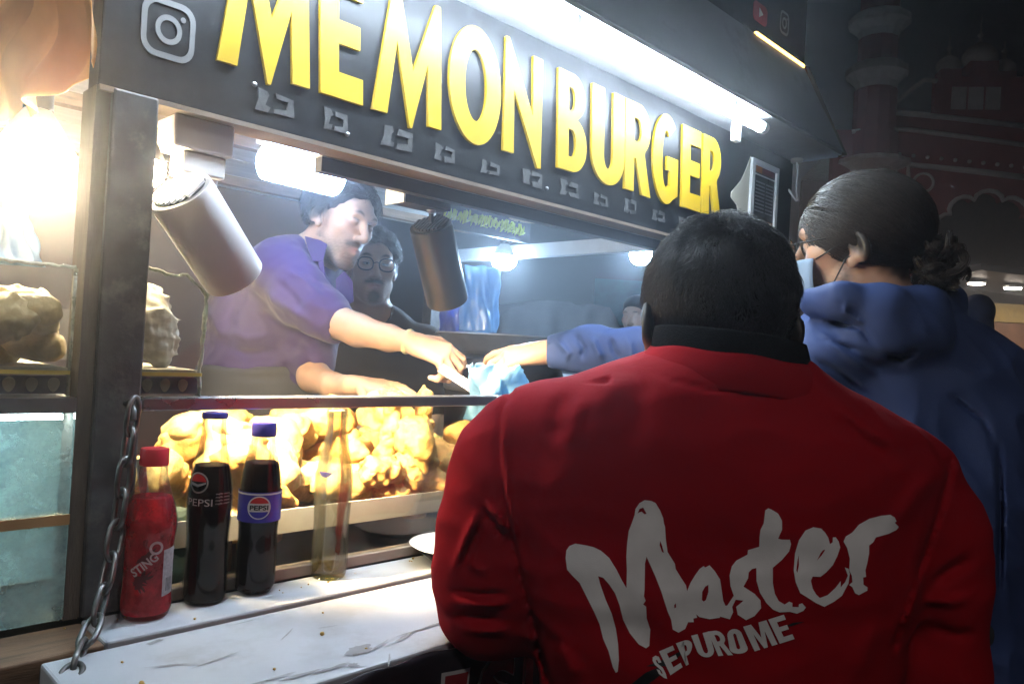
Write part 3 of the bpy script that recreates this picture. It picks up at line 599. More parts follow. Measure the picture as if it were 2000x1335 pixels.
# ------------------------------------------------------------------ food
def food_mesh(fn, lo, hi, vox, name, mat):
    V, F = sdf_mesh(fn, lo, hi, vox); me = bpy.data.meshes.new(name); me.from_pydata(V.tolist(), [], F.tolist()); me.materials.append(mat); me.polygons.foreach_set('use_smooth', [True]*len(me.polygons)); return me
m_fry = M('fried_crust', (.66, .38, .11), .5, var=.45, scale=45, bump=.8, bscale=160, dirt=(.2, .075, .015), dscale=28, sss=.15)
m_pale = M('fried_pale', (.78, .54, .22), .5, var=.3, scale=40, bump=.7, bscale=150, dirt=(.42, .2, .05), dscale=22, sss=.15)
def crust(f, a, s, fr=115): return lambda P: f(P)+a*1.5*snoise(P, fr, s)+a*.8*snoise(P, fr*2.4, s+9)+a*.35*snoise(P, fr*5, s+19)
def drum(P): return smin(f_ell((0, 0, 0), (.026, .024, .034))(P), f_cap((0, 0, .02), (.004, 0, .066), .012, .010)(P), .012)
def lump(P): return smin(smin(f_ell((0, 0, 0), (.042, .03, .022))(P), f_ell((.02, .012, .008), (.024, .02, .018))(P), .012), f_ell((-.022, -.008, .004), (.02, .022, .02))(P), .01)
def wing(P): return smin(f_cap((-.035, 0, 0), (.01, .008, .006), .014, .018)(P), f_cap((.01, .008, .006), (.04, -.014, .012), .017, .011)(P), .01)
def roll_(P): return f_cap((-.03, 0, 0), (.03, 0, .004), .017, .015)(P)
CH = [food_mesh(crust(drum, .0022, 1), (-.05, -.05, -.055), (.05, .05, .095), .0026, 'drumstick', m_fry), food_mesh(crust(lump, .003, 2), (-.07, -.06, -.05), (.07, .06, .05), .0027, 'chicken_chunk', m_fry),
      food_mesh(crust(wing, .0024, 3), (-.07, -.05, -.04), (.08, .05, .05), .0026, 'chicken_wing', m_pale), food_mesh(crust(roll_, .0014, 4), (-.06, -.04, -.04), (.07, .04, .04), .0026, 'potato_roll', m_pale)]
CLAB = ['golden fried drumstick heaped in the steel tray', 'brown fried chicken chunk heaped in the steel tray', 'pale fried chicken wing heaped in the steel tray', 'smooth golden potato roll heaped in the steel tray']
CNAM = ['fried_drumstick', 'fried_chicken_chunk', 'fried_chicken_wing', 'potato_roll']
m_snack = M('pale_snack', (.86, .68, .36), .5, var=.2, scale=40, bump=.6, bscale=150)
def piece(k, p, rot, s=1., lab=None, grp='fried food in the steel tray', mt=None):
    o = bpy.data.objects.new(CNAM[k], CH[k]); o.location = [float(x) for x in p]; o.rotation_euler = rot; o.scale = (s, s, s); COL.objects.link(o)
    if mt: o.material_slots[0].link = 'OBJECT'; o.material_slots[0].material = mt
    tag(o, lab or CLAB[k], 'fried food', grp); return o
tray = thing('steel_tray', (.8, 1.2, 1.098), 'long steel food tray behind the front glass', 'tray')
MB().box((.42, 1.062, 1.15), (1.5, 1.42, 1.156)).build('base', m_steel, tray)
for a, b in (((.42, 1.058, 1.15), (1.5, 1.062, 1.186)), ((.42, 1.42, 1.15), (1.5, 1.424, 1.186)), ((.416, 1.058, 1.15), (.42, 1.424, 1.186)), ((1.5, 1.058, 1.15), (1.504, 1.424, 1.186))): MB().box(a, b).build('side', M('tray_lip', (.62, .62, .6), .4, metal=.4, var=.1), tray)
for x in (.5, 1.4): MB().box((x, 1.08, 1.0985), (x+.03, 1.4, 1.149)).build('foot', m_dark, tray)
rg = random.Random(11)
for i in range(66):
    x = rg.uniform(.47, 1.16); y = rg.uniform(1.10, 1.38); h = 1.0-abs((x-.8)/.42)**2*.6; lv = rg.random(); z = 1.172+lv*.125*h*(.55+.45*math.sin((y-1.06)/.36*3.14)); piece(rg.choices((0, 1, 2, 3), (3, 4, 4, 1))[0], (x, y, z), (rg.uniform(0, 6.3), rg.uniform(0, 6.3), rg.uniform(0, 6.3)), rg.uniform(1.25, 1.8))
# two tall fried skewers that stand above the rail
def skewer_fn(seed, H):
    rg = np.random.default_rng(seed); fs = [f_ell((rg.uniform(-.006, .006), rg.uniform(-.006, .006), H*t), (.016+.012*(1-t)*rg.random(), .016+.01*(1-t), H*.11)) for t in np.linspace(.05, .9, 7)] + [f_cap((0, 0, H*.88), (.002, 0, H*1.02), .009, .003)]
    def f(P):
        d = fs[0](P)
        for g in fs[1:]: d = smin(d, g(P), .008)
        return d+.0018*snoise(P, 240, seed)+.001*snoise(P, 520, seed+1)
    return f
for k, (u, v0, v1) in enumerate(((768, 905, 757), (826, 915, 754))):
    top = onY(u, v1, 1.14); H = .175; V, F = sdf_mesh(skewer_fn(20+k, H), (-.05, -.05, -.02), (.05, .05, H*1.1), .003)
    o = mobj('chicken_skewer', V+np.array([top[0], 1.14, top[2]-H*1.02]), F, m_fry, None, True); tag(o, ('knobbly pale fried skewer standing above the rail, next to the yellow pile', 'darker thin fried skewer standing above the rail, beside the blue bag')[k], 'fried skewer', 'upright skewers')
# brown meat pieces at the base of the skewers
for k, (u, v) in enumerate(((745, 925), (790, 930), (830, 945), (765, 955))):
    p = onY(u, v, 1.10); piece(1, p, (k, k*2, k), 1.1, 'dark fried chicken chunk at the foot of the upright skewers', 'dark chunks by the skewers')
# white heap and golden food in the upper case
def heap(P): return smin(f_ell((0, 0, .03), (.035, .03, .05))(P), f_ell((.022, 0, .0), (.02, .022, .03))(P), .015)+.003*snoise(P, 190, 5)+.002*snoise(P, 420, 6)
q = onY(297, 650, 1.05); V, F = sdf_mesh(heap, (-.08, -.07, -.06), (.08, .07, .12), .003); o = mobj('cabbage_heap', V+np.array([q[0]-.002, 1.07, zb+.03]), F, M('white_cabbage', (.8, .78, .66), .5, var=.15, scale=60, bump=.6), None, True); tag(o, 'heap of white shredded cabbage in the glass case beside the post', 'cabbage heap')
for i in range(9):
    x = .19+.02*(i % 5); y = 1.04+.045*(i//3)+rg.uniform(-.01, .01); piece(rg.choice((1, 3)), (x, y, zb+.02+.022*(i % 3)), (rg.uniform(-.5, .5), rg.uniform(-.5, .5), rg.uniform(0, 6.3)), 1.0, 'pale golden fried snack in the upper glass case left of the post', 'fried snacks in the upper case', m_snack)
# crumbs on the shelf
mb = MB()
for i in range(48):
    x = rg.uniform(.28, 1.0); y = rg.choice((rg.uniform(.91, .985), rg.uniform(.70, .88), rg.uniform(.95, .985))); s = rg.uniform(.0007, .002)*(2.0 if rg.random() < .12 else 1); mb.sphere((x, y, 1.1005+s*.4), s, 6, 4, (rg.uniform(.7, 1.6), rg.uniform(.7, 1.4), .7))
o = mb.build('crumbs', M('crumb', (.6, .38, .1), .6, var=.3), None, smooth=True); tag(o, 'yellow food crumbs scattered on the white shelf', 'crumbs', kind='stuff')

# ------------------------------------------------------------------ drinks on the shelf
m_clear = GL('clear_pet', (.96, .98, .98), haze=.012, refl=.45); m_bglass = GL('bottle_glass', (.95, .97, .93), haze=.008, refl=.4); m_yglass = GL('yellowish_glass', (.975, .975, .90), haze=.015, refl=.8)
m_cola = M('cola', (.010, .003, .002), .12, var=.1, spec=.3); m_redliq = GL('red_drink', (.98, .14, .17), haze=.42, refl=.4, hcol=(.95, .045, .08))
m_blue = M('label_blue', (.05, .045, .33), .35, var=.05); m_redcap = M('red_cap', (.72, .04, .06), .35, var=.05, coat=.2); m_bluecap = M('blue_cap', (.07, .06, .36), .35, var=.05, coat=.2); m_lred = M('label_red', (.6, .03, .03), .4, var=.05)
def cyl_map(V, F, base, r, z0, name, mat, parent, az=0., scale=1.):
    '''lay a flat mesh (x = metres round, y = metres up) round a bottle; az measured from the side that faces the street'''
    bx, by, bz = base; a0 = math.atan2(-by, -bx)+az
    W_ = [(bx+r*math.cos(a0+v[0]*scale/r), by+r*math.sin(a0+v[0]*scale/r), bz+z0+v[1]*scale) for v in V]; return mobj(name, W_, F, mat, parent, True)
def band(base, r, z0, z1, name, mat, parent, a0=0, a1=2*math.pi):
    n = 40; V = []; F = []
    for i in range(n+1): a = a0+(a1-a0)*i/n; V += [(base[0]+r*math.cos(a), base[1]+r*math.sin(a), base[2]+z) for z in (z0, z1)]
    F = [[2*i, 2*i+2, 2*i+3, 2*i+1] for i in range(n)]; return mobj(name, V, F, mat, parent, True)
def prof_r(prof, h):
    return float(np.interp(h, [p[1] for p in prof], [p[0] for p in prof]))
def smoothprof(P, n=60):
    hs = np.array([p[1] for p in P]); rs = np.array([p[0] for p in P]); h = np.linspace(hs[0], hs[-1], n); r = np.interp(h, hs, rs); k = np.ones(5)/5; r2 = np.convolve(np.pad(r, 2, 'edge'), k, 'valid'); r2[0], r2[-1] = r[0], r[-1]; return list(zip(r2, h))
def bottle(name, label, base, prof, wall, fill, m_wall, m_liq, cap):
    t = thing(name, base, label, 'bottle', 'drink bottles on the shelf'); P = smoothprof(prof)
    MB().lathe([(P[0][0]*.6, .002)]+P, base, n=36, cap=False).build('body', m_wall, t, smooth=True)
    if fill:
        Q = [(max(.002, r-wall), h) for r, h in P if .004 < h < fill]; Q = [(Q[0][0]*.7, .0035)]+Q; MB().lathe(Q, base, n=32).build('drink', m_liq, t, smooth=.9)
    cap(t, P); return t, P
def cap_cyl(r, z0, z1, mat, ridges=True):
    def f(t, P):
        b = np.array(t.location); n = 60 if ridges else 30; mb = MB(); rings = []
        for rr, h in ((r*.98, z0), (r, z0+.002), (r, z1-.003), (r*.95, z1-.0005), (r*.5, z1)): rings.append([(b[0]+rr*(1+(.012 if (ridges and j % 2) else 0))*math.cos(2*math.pi*j/n), b[1]+rr*(1+(.012 if (ridges and j % 2) else 0))*math.sin(2*math.pi*j/n), b[2]+h) for j in range(n)])
        mb.rings(rings).build('cap', mat, t, smooth=.7)
    return f
def nocap(t, P): pass
bz = 1.1005
b1 = onZ(283, 1200, bz); b2 = onZ(398, 1172, bz); b3 = onZ(497, 1153, bz); b4 = onZ(641, 1124, bz)
PF1 = [(.024, 0), (.029, .006), (.0295, .02), (.028, .035), (.028, .085), (.0305, .105), (.031, .115), (.029, .128), (.022, .150), (.0165, .168), (.0155, .178), (.0150, .186)]
t1, P1 = bottle('drink_bottle', 'clear plastic bottle of red drink with red cap beside the post', b1, PF1, .0012, .148, m_clear, m_redliq, cap_cyl(.0165, .183, .204, m_redcap))
V, F = dice(*text_mesh('STING', bold=.03), .2); Q = unit(V); ang = R_(38)
Q2 = [((q[0]*.034)*math.cos(ang)-(q[1]-.5)*.011*math.sin(ang)-.022, (q[0]*.034)*math.sin(ang)+(q[1]-.5)*.011*math.cos(ang)) for q in Q]
cyl_map(Q2, F, b1, .0290, .058, 'lettering', M('pink_print', (.62, .4, .42), .4), t1, az=.15)
for k, (x, y, rx, ry) in enumerate(((-.010, .052, .011, .006), (-.004, .078, .013, .005), (-.014, .046, .006, .010))):
    V, F = dice(*outline_mesh([blob(x, y, rx, ry, 26, .5, .6, k+40)]), .004); cyl_map(V, F, b1, .0287, 0, 'ink_splash', M('dark_red_print', (.10, .01, .015), .4), t1, az=.15)
V, F = dice(*outline_mesh([arc(.004, .088, .008, .008, 0, 360, 20)[:-1], arc(.004, .088, .005, .005, 0, 360, 20)[:-1]]), .003); cyl_map(V, F, b1, .0291, 0, 'ring_print', MAT['pink_print'], t1, az=.15)
V, F = dice(*outline_mesh([[(0, .028), (.019, .03), (.019, .086), (0, .084)]]), .003); cyl_map(V, F, b1, .0288, 0, 'side_label', M('grey_label', (.42, .38, .40), .45, var=.25, scale=250), t1, az=.62)
for i in range(5): V, F = outline_mesh([[(.005+i*.0022, .034), (.0058+i*.0022, .034), (.0058+i*.0022, .05), (.005+i*.0022, .05)]]); cyl_map(V, F, b1, .0292, 0, 'barcode_line', m_dark, t1, az=.62)
PF2 = [(.023, 0), (.027, .004), (.0275, .03), (.0262, .05), (.0262, .085), (.0278, .11), (.0285, .135), (.0268, .155), (.0215, .18), (.0165, .203), (.0143, .222), (.0150, .228), (.0150, .234), (.0138, .237), (.0138, .243)]
t2, P2 = bottle('drink_bottle', 'full brown cola glass bottle with thin blue crown cap', b2, PF2, .0016, .178, m_bglass, m_cola, cap_cyl(.0162, .237, .245, m_bluecap))
V, F = dice(*outline_mesh([arc(0, 0, .0135, .0135, 0, 360, 30)[:-1], arc(0, 0, .0115, .0115, 0, 360, 30)[:-1]]), .004); m_print = M('white_print', (.45, .42, .42), .5, var=.1); cyl_map(V, F, b2, .0262, .157, 'round_logo', m_print, t2, az=-.62)
V, F = dice(*outline_mesh([arc(0, 0, .011, .011, 8, 172, 18)]), .004); cyl_map(V, F, b2, .0264, .157, 'logo_red', m_lred, t2, az=-.62)
V, F = dice(*outline_mesh([[(-.0105, -.003), (0, -.0055), (.0108, -.001), (.0108, .001), (0, -.002), (-.0108, .0005)]]), .003); cyl_map(V, F, b2, .0266, .157, 'logo_wave', m_print, t2, az=-.62)
V, F = dice(*text_mesh('PEPSI', bold=.0), .2); Q = unit(V); cyl_map([(q[0]*.034-.018, q[1]*.009) for q in Q], F, b2, .0283, .128, 'lettering', m_print, t2, az=-.45)
for i in range(4): V, F = dice(*text_mesh('nqlb mnu', bold=0), .3); Q = unit(V); cyl_map([(q[0]*.02, q[1]*.0028) for q in Q], F, b2, .0284, .142-i*.0042, 'small_print', m_print, t2, az=.25)
PF3 = [(.018, 0), (.024, .003), (.0265, .012), (.0265, .05), (.0256, .078), (.0266, .096), (.0275, .102), (.0278, .136), (.0268, .15), (.0245, .168), (.0195, .187), (.0155, .205), (.0145, .212)]
t3, P3 = bottle('drink_bottle', 'plastic cola bottle with blue label band and blue screw cap', b3, PF3, .0012, .178, m_clear, m_cola, cap_cyl(.0163, .211, .230, m_bluecap))
band(b3, .0284, .099, .139, 'label_band', m_blue, t3); band(b3, .0286, .1355, .1375, 'label_line', m_white, t3)
for loops, mt, rr, nm in (([arc(0, 0, .0155, .0155, 0, 360, 36)[:-1]], m_white, .0287, 'logo_disc'), ([arc(0, 0, .0138, .0138, 24, 156, 22)], m_lred, .0289, 'logo_red'), ([arc(0, 0, .0138, .0138, 204, 336, 22)], m_blue, .0289, 'logo_blue')):
    V, F = dice(*outline_mesh(loops), .004); cyl_map(V, F, b3, rr, .119, nm, mt, t3, az=-.02)
V, F = dice(*text_mesh('PEPSI', bold=.03), .15); Q = unit(V); cyl_map([((q[0]-.5)*.0245, (q[1]-.5)*.0066) for q in Q], F, b3, .0291, .119, 'lettering', m_dark, t3, az=-.02)
for k in range(5):
    a = k*2*math.pi/5; MB().sphere((b3[0]+.017*math.cos(a), b3[1]+.017*math.sin(a), bz+.007), .009, 12, 8, (1, 1, .75)).build('foot', m_cola, t3, smooth=True)
t4 = thing('drink_bottle', b4, 'empty clear glass bottle with a little yellow liquid left', 'bottle', 'drink bottles on the shelf')
P4 = smoothprof([(r*.98, h*1.012) for r, h in PF2]); mg, tg_, bg_ = nodes('clear_bottle_glass'); bg_.inputs['Base Color'].default_value = (1, 1, .97, 1); bg_.inputs['Roughness'].default_value = .02; bg_.inputs['Transmission Weight'].default_value = 1.0; bg_.inputs['IOR'].default_value = 1.45
MB().lathe([(.001, .0015), (P4[0][0], .001)]+P4+[(max(.004, r-.0022), h) for r, h in P4[::-1] if h > .006]+[(.001, .006)], b4, n=40, cap=False).build('body', GL('pale_bottle_glass', (.985, .985, .94), haze=.025, refl=.6, hcol=(.85, .85, .7)), t4, smooth=True)
MB().lathe([(r-.0026, h) for r, h in P4 if .0065 < h < .02], b4, n=32).build('drink', GL('yellow_dregs', (.95, .8, .2), haze=.1, refl=.4, hcol=(.6, .45, .05)), t4, smooth=.9)
V, F = dice(*outline_mesh([arc(0, 0, .0115, .0115, 200, 340, 18)]), .004); cyl_map(V, F, b4, .0262, .16, 'logo_blue', m_blue, t4, az=-.5)
MB().lathe([(.0148, .232), (.0158, .236), (.0158, .243), (.0145, .2465), (.0125, .245)], b4, n=30, cap=False).build('lip', MAT['pale_bottle_glass'], t4, smooth=True)
# plates on the shelf under the red elbow
pl = onZ(893, 1098, 1.1); pt_ = thing('plate_stack', (pl[0], pl[1], 1.1), 'white plate resting on a dark bowl beside the red elbow', 'plate')
MB().lathe([(.035, 0), (.04, .002), (.06, .018), (.064, .02), (.062, .022), (.03, .005)], (pl[0], pl[1], 1.1005), n=40).build('bowl', m_dark, pt_, smooth=.6)
MB().lathe([(.04, 0), (.075, .006), (.079, .0085), (.075, .0095), (.04, .003)], (pl[0], pl[1], 1.123), n=40).build('plate', m_white, pt_, smooth=.6)

# ------------------------------------------------------------------ chain that holds the shelf
pathpx = [(259, 812, .968), (248, 885, .968), (240, 950, .966), (227, 1040, .958), (209, 1130, .943), (192, 1195, .922), (163, 1262, .885), (128, 1340, .83)]
PP = np.array([onY(u, v, y) for u, v, y in pathpx]); seg = np.r_[0, np.cumsum(np.linalg.norm(np.diff(PP, axis=0), axis=1))]
chain = thing('steel_chain', PP[-1], 'grey steel chain slanting from the post to the front of the shelf', 'chain')
ln = []; N = 28; A_, B_ = .0165, .0095
for i in range(N):
    a = 2*math.pi*i/N; ln.append((B_*math.cos(a), 0, A_*math.sin(a)+(.0065 if math.sin(a) > 0 else -.0065)))
lk = MB().tube(ln, .0031, 8, closed=True); m_chain = M('chain_steel', (.2, .2, .2), .38, metal=.9, var=.3, scale=60)
me0 = None; s = .0; k = 0
while s < seg[-1]:
    p = np.array([np.interp(s, seg, PP[:, j]) for j in range(3)]); p2 = np.array([np.interp(min(s+.01, seg[-1]), seg, PP[:, j]) for j in range(3)])
    d = p2-p if np.linalg.norm(p2-p) > 1e-6 else PP[-1]-PP[-2]; d /= np.linalg.norm(d)
    side = np.cross(d, [0, 1, 0]); side /= np.linalg.norm(side); nn = np.cross(side, d); th = .5+(k % 2)*1.45+random.uniform(-.25, .25); e1 = side*math.cos(th)+nn*math.sin(th); e2 = np.cross(d, e1)
    if me0 is None: lo_ = lk.build('link', m_chain, None, smooth=True); me0 = lo_.data
    else: lo_ = bpy.data.objects.new('link', me0); COL.objects.link(lo_)
    lo_.parent = chain; lo_.matrix_parent_inverse = Matrix.Translation(-chain.location); mm = Matrix.Identity(4)
    for i in range(3): mm[i][0], mm[i][1], mm[i][2], mm[i][3] = e1[i], e2[i], d[i], p[i]
    lo_.matrix_basis = mm; s += .0365; k += 1
MB().tube([PP[0]+[-.0, .03, .012], PP[0]+[0, .012, .014], PP[0]+[0, .0, .008], PP[0]+[0, -.004, -.004]], .004, 8).build('hook', m_chain, chain, smooth=True)
# pale bowls and a spoon behind the front glass
for k, (u, v, r) in enumerate(((330, 985, .05), (310, 945, .045))):
    q = onY(u, v, 1.09+.03*k); bw_ = thing('glass_bowl', (q[0], q[1], 1.098), ('pale green glass bowl behind the red drink bottle', 'upper pale bowl with a spoon behind the cola bottle')[k], 'bowl')
    MB().lathe([(.025, 0), (r, .04), (r*1.03, .043), (r*.95, .042), (.022, .004)], (q[0], q[1], 1.1+.045*k), n=30).build('bowl', GL('green_glass', (.8, .93, .87), haze=.12, refl=.5, hcol=(.7, .85, .8)), bw_, smooth=.7)
    if k == 1: MB().obox((q[0]-.01, q[1], 1.17), (q[0]-.035, q[1]-.02, 1.27), .012, .003, up=(0, 1, 0)).build('spoon', m_steel, bw_, bevel=.001)
# ------------------------------------------------------------------ people: figures are modelled as implicit surfaces round a posed skeleton
def Q(u, v, d): return np.array([(u-PW/2)/FPX*d, (PH/2-v)/FPX*d, d])
def c2w(P): return CAM+P[:, :1]*CR+P[:, 1:2]*CU+P[:, 2:3]*CF
def w2c(p): q = np.asarray(p, float)-CAM; return np.array([q@CR, q@CU, q@CF])
def rp(px, d): return px*d/FPX
def to_px(P): return PW/2+FPX*P[:, 0]/P[:, 2], PH/2-FPX*P[:, 1]/P[:, 2]
def chain_f(nodes_, k=.012):
    fs = []
    for a, b in zip(nodes_[:-1], nodes_[1:]): fs.append(f_cap(Q(*a[:3]), Q(*b[:3]), rp(a[3], a[2]), rp(b[3], b[2])))
    return union(fs, k)
def union(fs, k=.01):
    def f(P):
        d = fs[0](P)
        for g_ in fs[1:]: d = smin(d, g_(P), k)
        return d
    return f
def loft_f(rows, n=2.3, cap=.02):
    '''rows (v, u centre, half width px, depth, half thickness m) from top to bottom'''
    y = np.array([(PH/2-r[0])/FPX*r[3] for r in rows]); o = np.argsort(y)
    T = np.linspace(y.min(), y.max(), 80)
    def sm(a):
        q = np.interp(T, y[o], np.array(a)[o]); k = np.ones(7)/7; return np.convolve(np.pad(q, 3, 'edge'), k, 'valid')
    cx = sm([(r[1]-PW/2)/FPX*r[3] for r in rows]); a = sm([r[2]*r[3]/FPX for r in rows]); cz = sm([r[3] for r in rows]); b = sm([r[4] for r in rows])
    y0, y1 = y.min(), y.max()
    def f(P):
        yy = P[:, 1]; X = np.interp(yy, T, cx); A_ = np.interp(yy, T, a); Z = np.interp(yy, T, cz); B_ = np.interp(yy, T, b)
        k = ((np.abs(P[:, 0]-X)/A_)**n+(np.abs(P[:, 2]-Z)/B_)**n)**(1/n); d = (k-1)*np.minimum(A_, B_)*.9
        return smax(d, np.maximum(yy-y1, y0-yy), cap)
    return f
def pxfold(P, poly, w_, h_, fade=True):
    '''raised (h>0) or sunk (h<0) crease along a line; w in photo pixels'''
    u, v = to_px(P); best = np.full(len(P), 1e9)
    for (x0, y0), (x1, y1) in zip(poly[:-1], poly[1:]):
        dx, dy = x1-x0, y1-y0; t = np.clip(((u-x0)*dx+(v-y0)*dy)/(dx*dx+dy*dy), 0, 1); best = np.minimum(best, (u-x0-t*dx)**2+(v-y0-t*dy)**2)
    L_ = sum(math.hypot(b[0]-a[0], b[1]-a[1]) for a, b in zip(poly[:-1], poly[1:]))
    (ax, ay), (bx, by) = poly[0], poly[-1]; en = np.clip(np.minimum(np.hypot(u-ax, v-ay), np.hypot(u-bx, v-by))/(.3*L_), 0, 1)**1.5 if fade else 1.
    return -h_*np.exp(-best/(w_*w_))*en
def crease(P, fr, seed): return np.abs(snoise(P, fr, seed))-.8
def figure(name, fn, lo, hi, vox, mat, parent, color=None, sm=0):
    V, F = sdf_mesh(fn, lo, hi, vox)
    if sm:
        pass
    cols = color(V) if color is not None else None
    o = mobj(name, c2w(V), F[:, ::-1], mat, parent, True, cols)
    return o, V, F
def box_of(pts, pad):
    P = np.array(pts); return P.min(0)-pad, P.max(0)+pad

def frame(c, fwd, up):
    f = np.array(fwd, float); f /= np.linalg.norm(f); u = np.array(up, float); s = np.cross(f, u); s /= np.linalg.norm(s); u = np.cross(s, f); return np.array(c, float), np.stack([s, f, u], 1)
class Head:
    def __init__(h, c, fwd, up, s=1., closed_eyes=False, jaw=1., ear_out=0., nr=.056, slit=.0038):
        h.c, h.R = frame(c, fwd, up); h.s = s; h.closed = closed_eyes
        A_ = [f_ell((0, -.012, .038), (.076, .097, .084)), f_ell((0, .022, -.03), (.064, .068, .085)), f_cap((-.046*jaw, .01, -.06), (-.022, .062, -.098), .022, .018), f_cap((.046*jaw, .01, -.06), (.022, .062, -.098), .022, .018), f_ell((0, .070, -.100), (.022, .018, .017)),
              f_ell((-.043, .056, -.008), (.024, .024, .022)), f_ell((.043, .056, -.008), (.024, .024, .022)), f_cap((-.036, .079, .034), (.036, .079, .034), .013, .013), f_ell((0, .068, -.062), (.032, .026, .028))]
        B_ = [f_cap((0, .088, .020), (0, .110, -.022), .0075, .0115), f_ell((0, .108, -.026), (.0125, .011, .010)), f_ell((-.0125, .098, -.029), (.0085, .010, .0075)), f_ell((.0125, .098, -.029), (.0085, .010, .0075))]
        lips = [f_cap((-.021, .083, -.0575), (0, .0925, -.0545), .0045, .0075), f_cap((.021, .083, -.0575), (0, .0925, -.0545), .0045, .0075), f_cap((-.019, .082, -.066), (0, .0905, -.069), .0045, .0078), f_cap((.019, .082, -.066), (0, .0905, -.069), .0045, .0078)]
        lids = [f_ell((-.031, .0735, .0115), (.0165, .0155, .012)), f_ell((.031, .0735, .0115), (.0165, .0155, .012))]
        def ear(sg):
            ER = np.array([[1, 0, 0], [0, .94, -.34], [0, .34, .94]]).T if True else None
            t_ = R_(22)*sg; E2 = np.array([[math.cos(t_), -math.sin(t_), 0], [math.sin(t_), math.cos(t_), 0], [0, 0, 1]])
            Rm = E2@ER; rim = f_ell((sg*(.079+ear_out), -.010, .002), (.0085, .0195, .0325), Rm); con = f_ell((sg*(.0875+ear_out), -.004, .001), (.0085, .0115, .021), Rm); lobe = f_ell((sg*(.075+ear_out*.8), .002, -.026), (.006, .010, .012))
            return lambda P: smin(smax(rim(P), -con(P), .005), lobe(P), .006)
        e1, e2 = ear(-1), ear(1)
        nk = [f_cap((0, -.02, -.04), (0, -.034, -.15), nr, nr*1.04)]
        def local(P):
            d = A_[0](P)
            for g_ in A_[1:]: d = smin(d, g_(P), .022)
            for x in (-.031, .031): d = smax(d, -f_ell((x, .0985, .0115), (.019, .019, .0125))(P), .012)
            for g_ in lids: d = smin(d, g_(P), .003)
            for g_ in B_: d = smin(d, g_(P), .008)
            for g_ in lips: d = smin(d, g_(P), .004)
            d = d+.0022*np.exp(-((P[:, 0]/.022)**2+((P[:, 1]-.088)/.03)**2+((P[:, 2]+.0622)/.0016)**2))
            if not h.closed:
                for x in (-.031, .031): d = d+.0032*np.exp(-(((P[:, 0]-x)/.011)**2+((P[:, 2]-.0105)/slit)**2))*(P[:, 1] > .06)
            d = smin(d, nk[0](P), .03); d = smin(d, e1(P), .006); return smin(d, e2(P), .006)
        h.local = local
    def L(h, P): return ((P-h.c)@h.R)/h.s
    def W(h, p): return h.c+h.R@(np.array(p, float)*h.s)
    def f(h, P):
        L = h.L(P); r = np.linalg.norm(L-np.array([0, -.01, -.02]), axis=1); d = r-.165; k = r < .225
        if k.any(): d[k] = h.local(L[k])
        return d*h.s
    def cran(h, t):
        e = f_ell((0, -.012, .038), (.076+t, .097+t, .084+t)); return lambda P: e(h.L(P))*h.s
def masks(hd, P, skin, beard=None, lips=(.42, .2, .18), brow=(.02, .015, .012), scalp=None):
    L = hd.L(P); x, y, z = L[:, 0], L[:, 1], L[:, 2]; C_ = np.tile(np.array(skin), (len(P), 1))
    def mix(m_, c): nonlocal C_; m_ = np.clip(m_, 0, 1)[:, None]; C_ = C_*(1-m_)+np.array(c)*m_
    near = (np.abs(x) < .1) & (np.abs(z) < .16) & (y > -.14) & (y < .14)
    ax = np.abs(x)
    ch = np.exp(-(((ax-.045)/.018)**2+((z+.012)/.018)**2))*(y > .03)*.25*near; mix(ch, (skin[0]*1.05, skin[1]*.8, skin[2]*.75))
    mix(np.exp(-((ax/.0235)**4+((z+.0615)/.0105)**4))*(y > .07)*near*.85, lips)
    if beard is not None:
        kind, col = beard
        nz = .5+.5*snoise(P, 900, 3)*.5
        jawline = 1/(1+np.exp((z+.048+.02*np.clip((.05-y)/.05, -1, 1))/.007)); side = 1/(1+np.exp(-(y+.012)/.006)); thr = 1/(1+np.exp(-(z+.128)/.006))
        lipgap = 1-np.exp(-((ax/.024)**4+((z+.0625)/.0115)**4)); mous = np.exp(-((ax/.032)**6+((z+.0455+.12*ax)/.0075)**2))*(y > .07)
        burn = np.exp(-(((y-.018)/.014)**2))*(z > -.06)*(z < .02)*(ax > .055)
        chinm = np.exp(-((ax/.021)**2+((z+.096)/.022)**2)**1.5)*(y > .05)
        if kind == 'full': mix((jawline*side*thr*lipgap*.85+mous*.9+burn*.7)*near*(.6+.5*nz), col)
        elif kind == 'goatee': mix((jawline*side*thr*lipgap*.45+mous*1.0+chinm*lipgap*1.0+burn*.4)*near*(.65+.45*nz), col)
        else: mix((jawline*side*thr*lipgap*.5+mous*.55)*near*(.5+.5*nz), col)
    mix(np.exp(-((ax-.032)/.0165)**4-((z-.0335-.006*np.sin((ax-.014)/.036*3.14))/.0042)**2)*(y > .055)*near*.9, brow)
    mix(np.exp(-((ax-.031)/.012)**4-((z-.0185)/.0014)**2)*(y > .06)*near*.7, (.03, .02, .015))
    if scalp is not None:
        mix(1/(1+np.exp(np.clip((scalp(L)+.004*snoise(P, 220, 77))/.004, -30, 30))), (.02, .015, .012))
    return C_
def eyes(hd, parent, look=(0, 0)):
    for x in (-.031, .031):
        b = MB().sphere((0, 0, 0), 1, 16, 10); r = .0121*hd.s
        V = np.array(b.V)*r+hd.W((x, .0765, .0108)); e = mobj('eyeball', c2w(V), b.F, M('eye_white', (.42, .40, .38), .2, var=.03), parent, True)
        d = hd.R@np.array([look[0], 1, look[1]]); d /= np.linalg.norm(d)
        ib = MB().lathe([(.0072*hd.s, .0099*hd.s), (.005*hd.s, .0118*hd.s), (.0005, .0125*hd.s)], hd.W((x, .0765, .0108)), d, 14); mobj('iris', c2w(np.array(ib.V)), ib.F, M('iris_brown', (.02, .01, .006), .15), e, True)
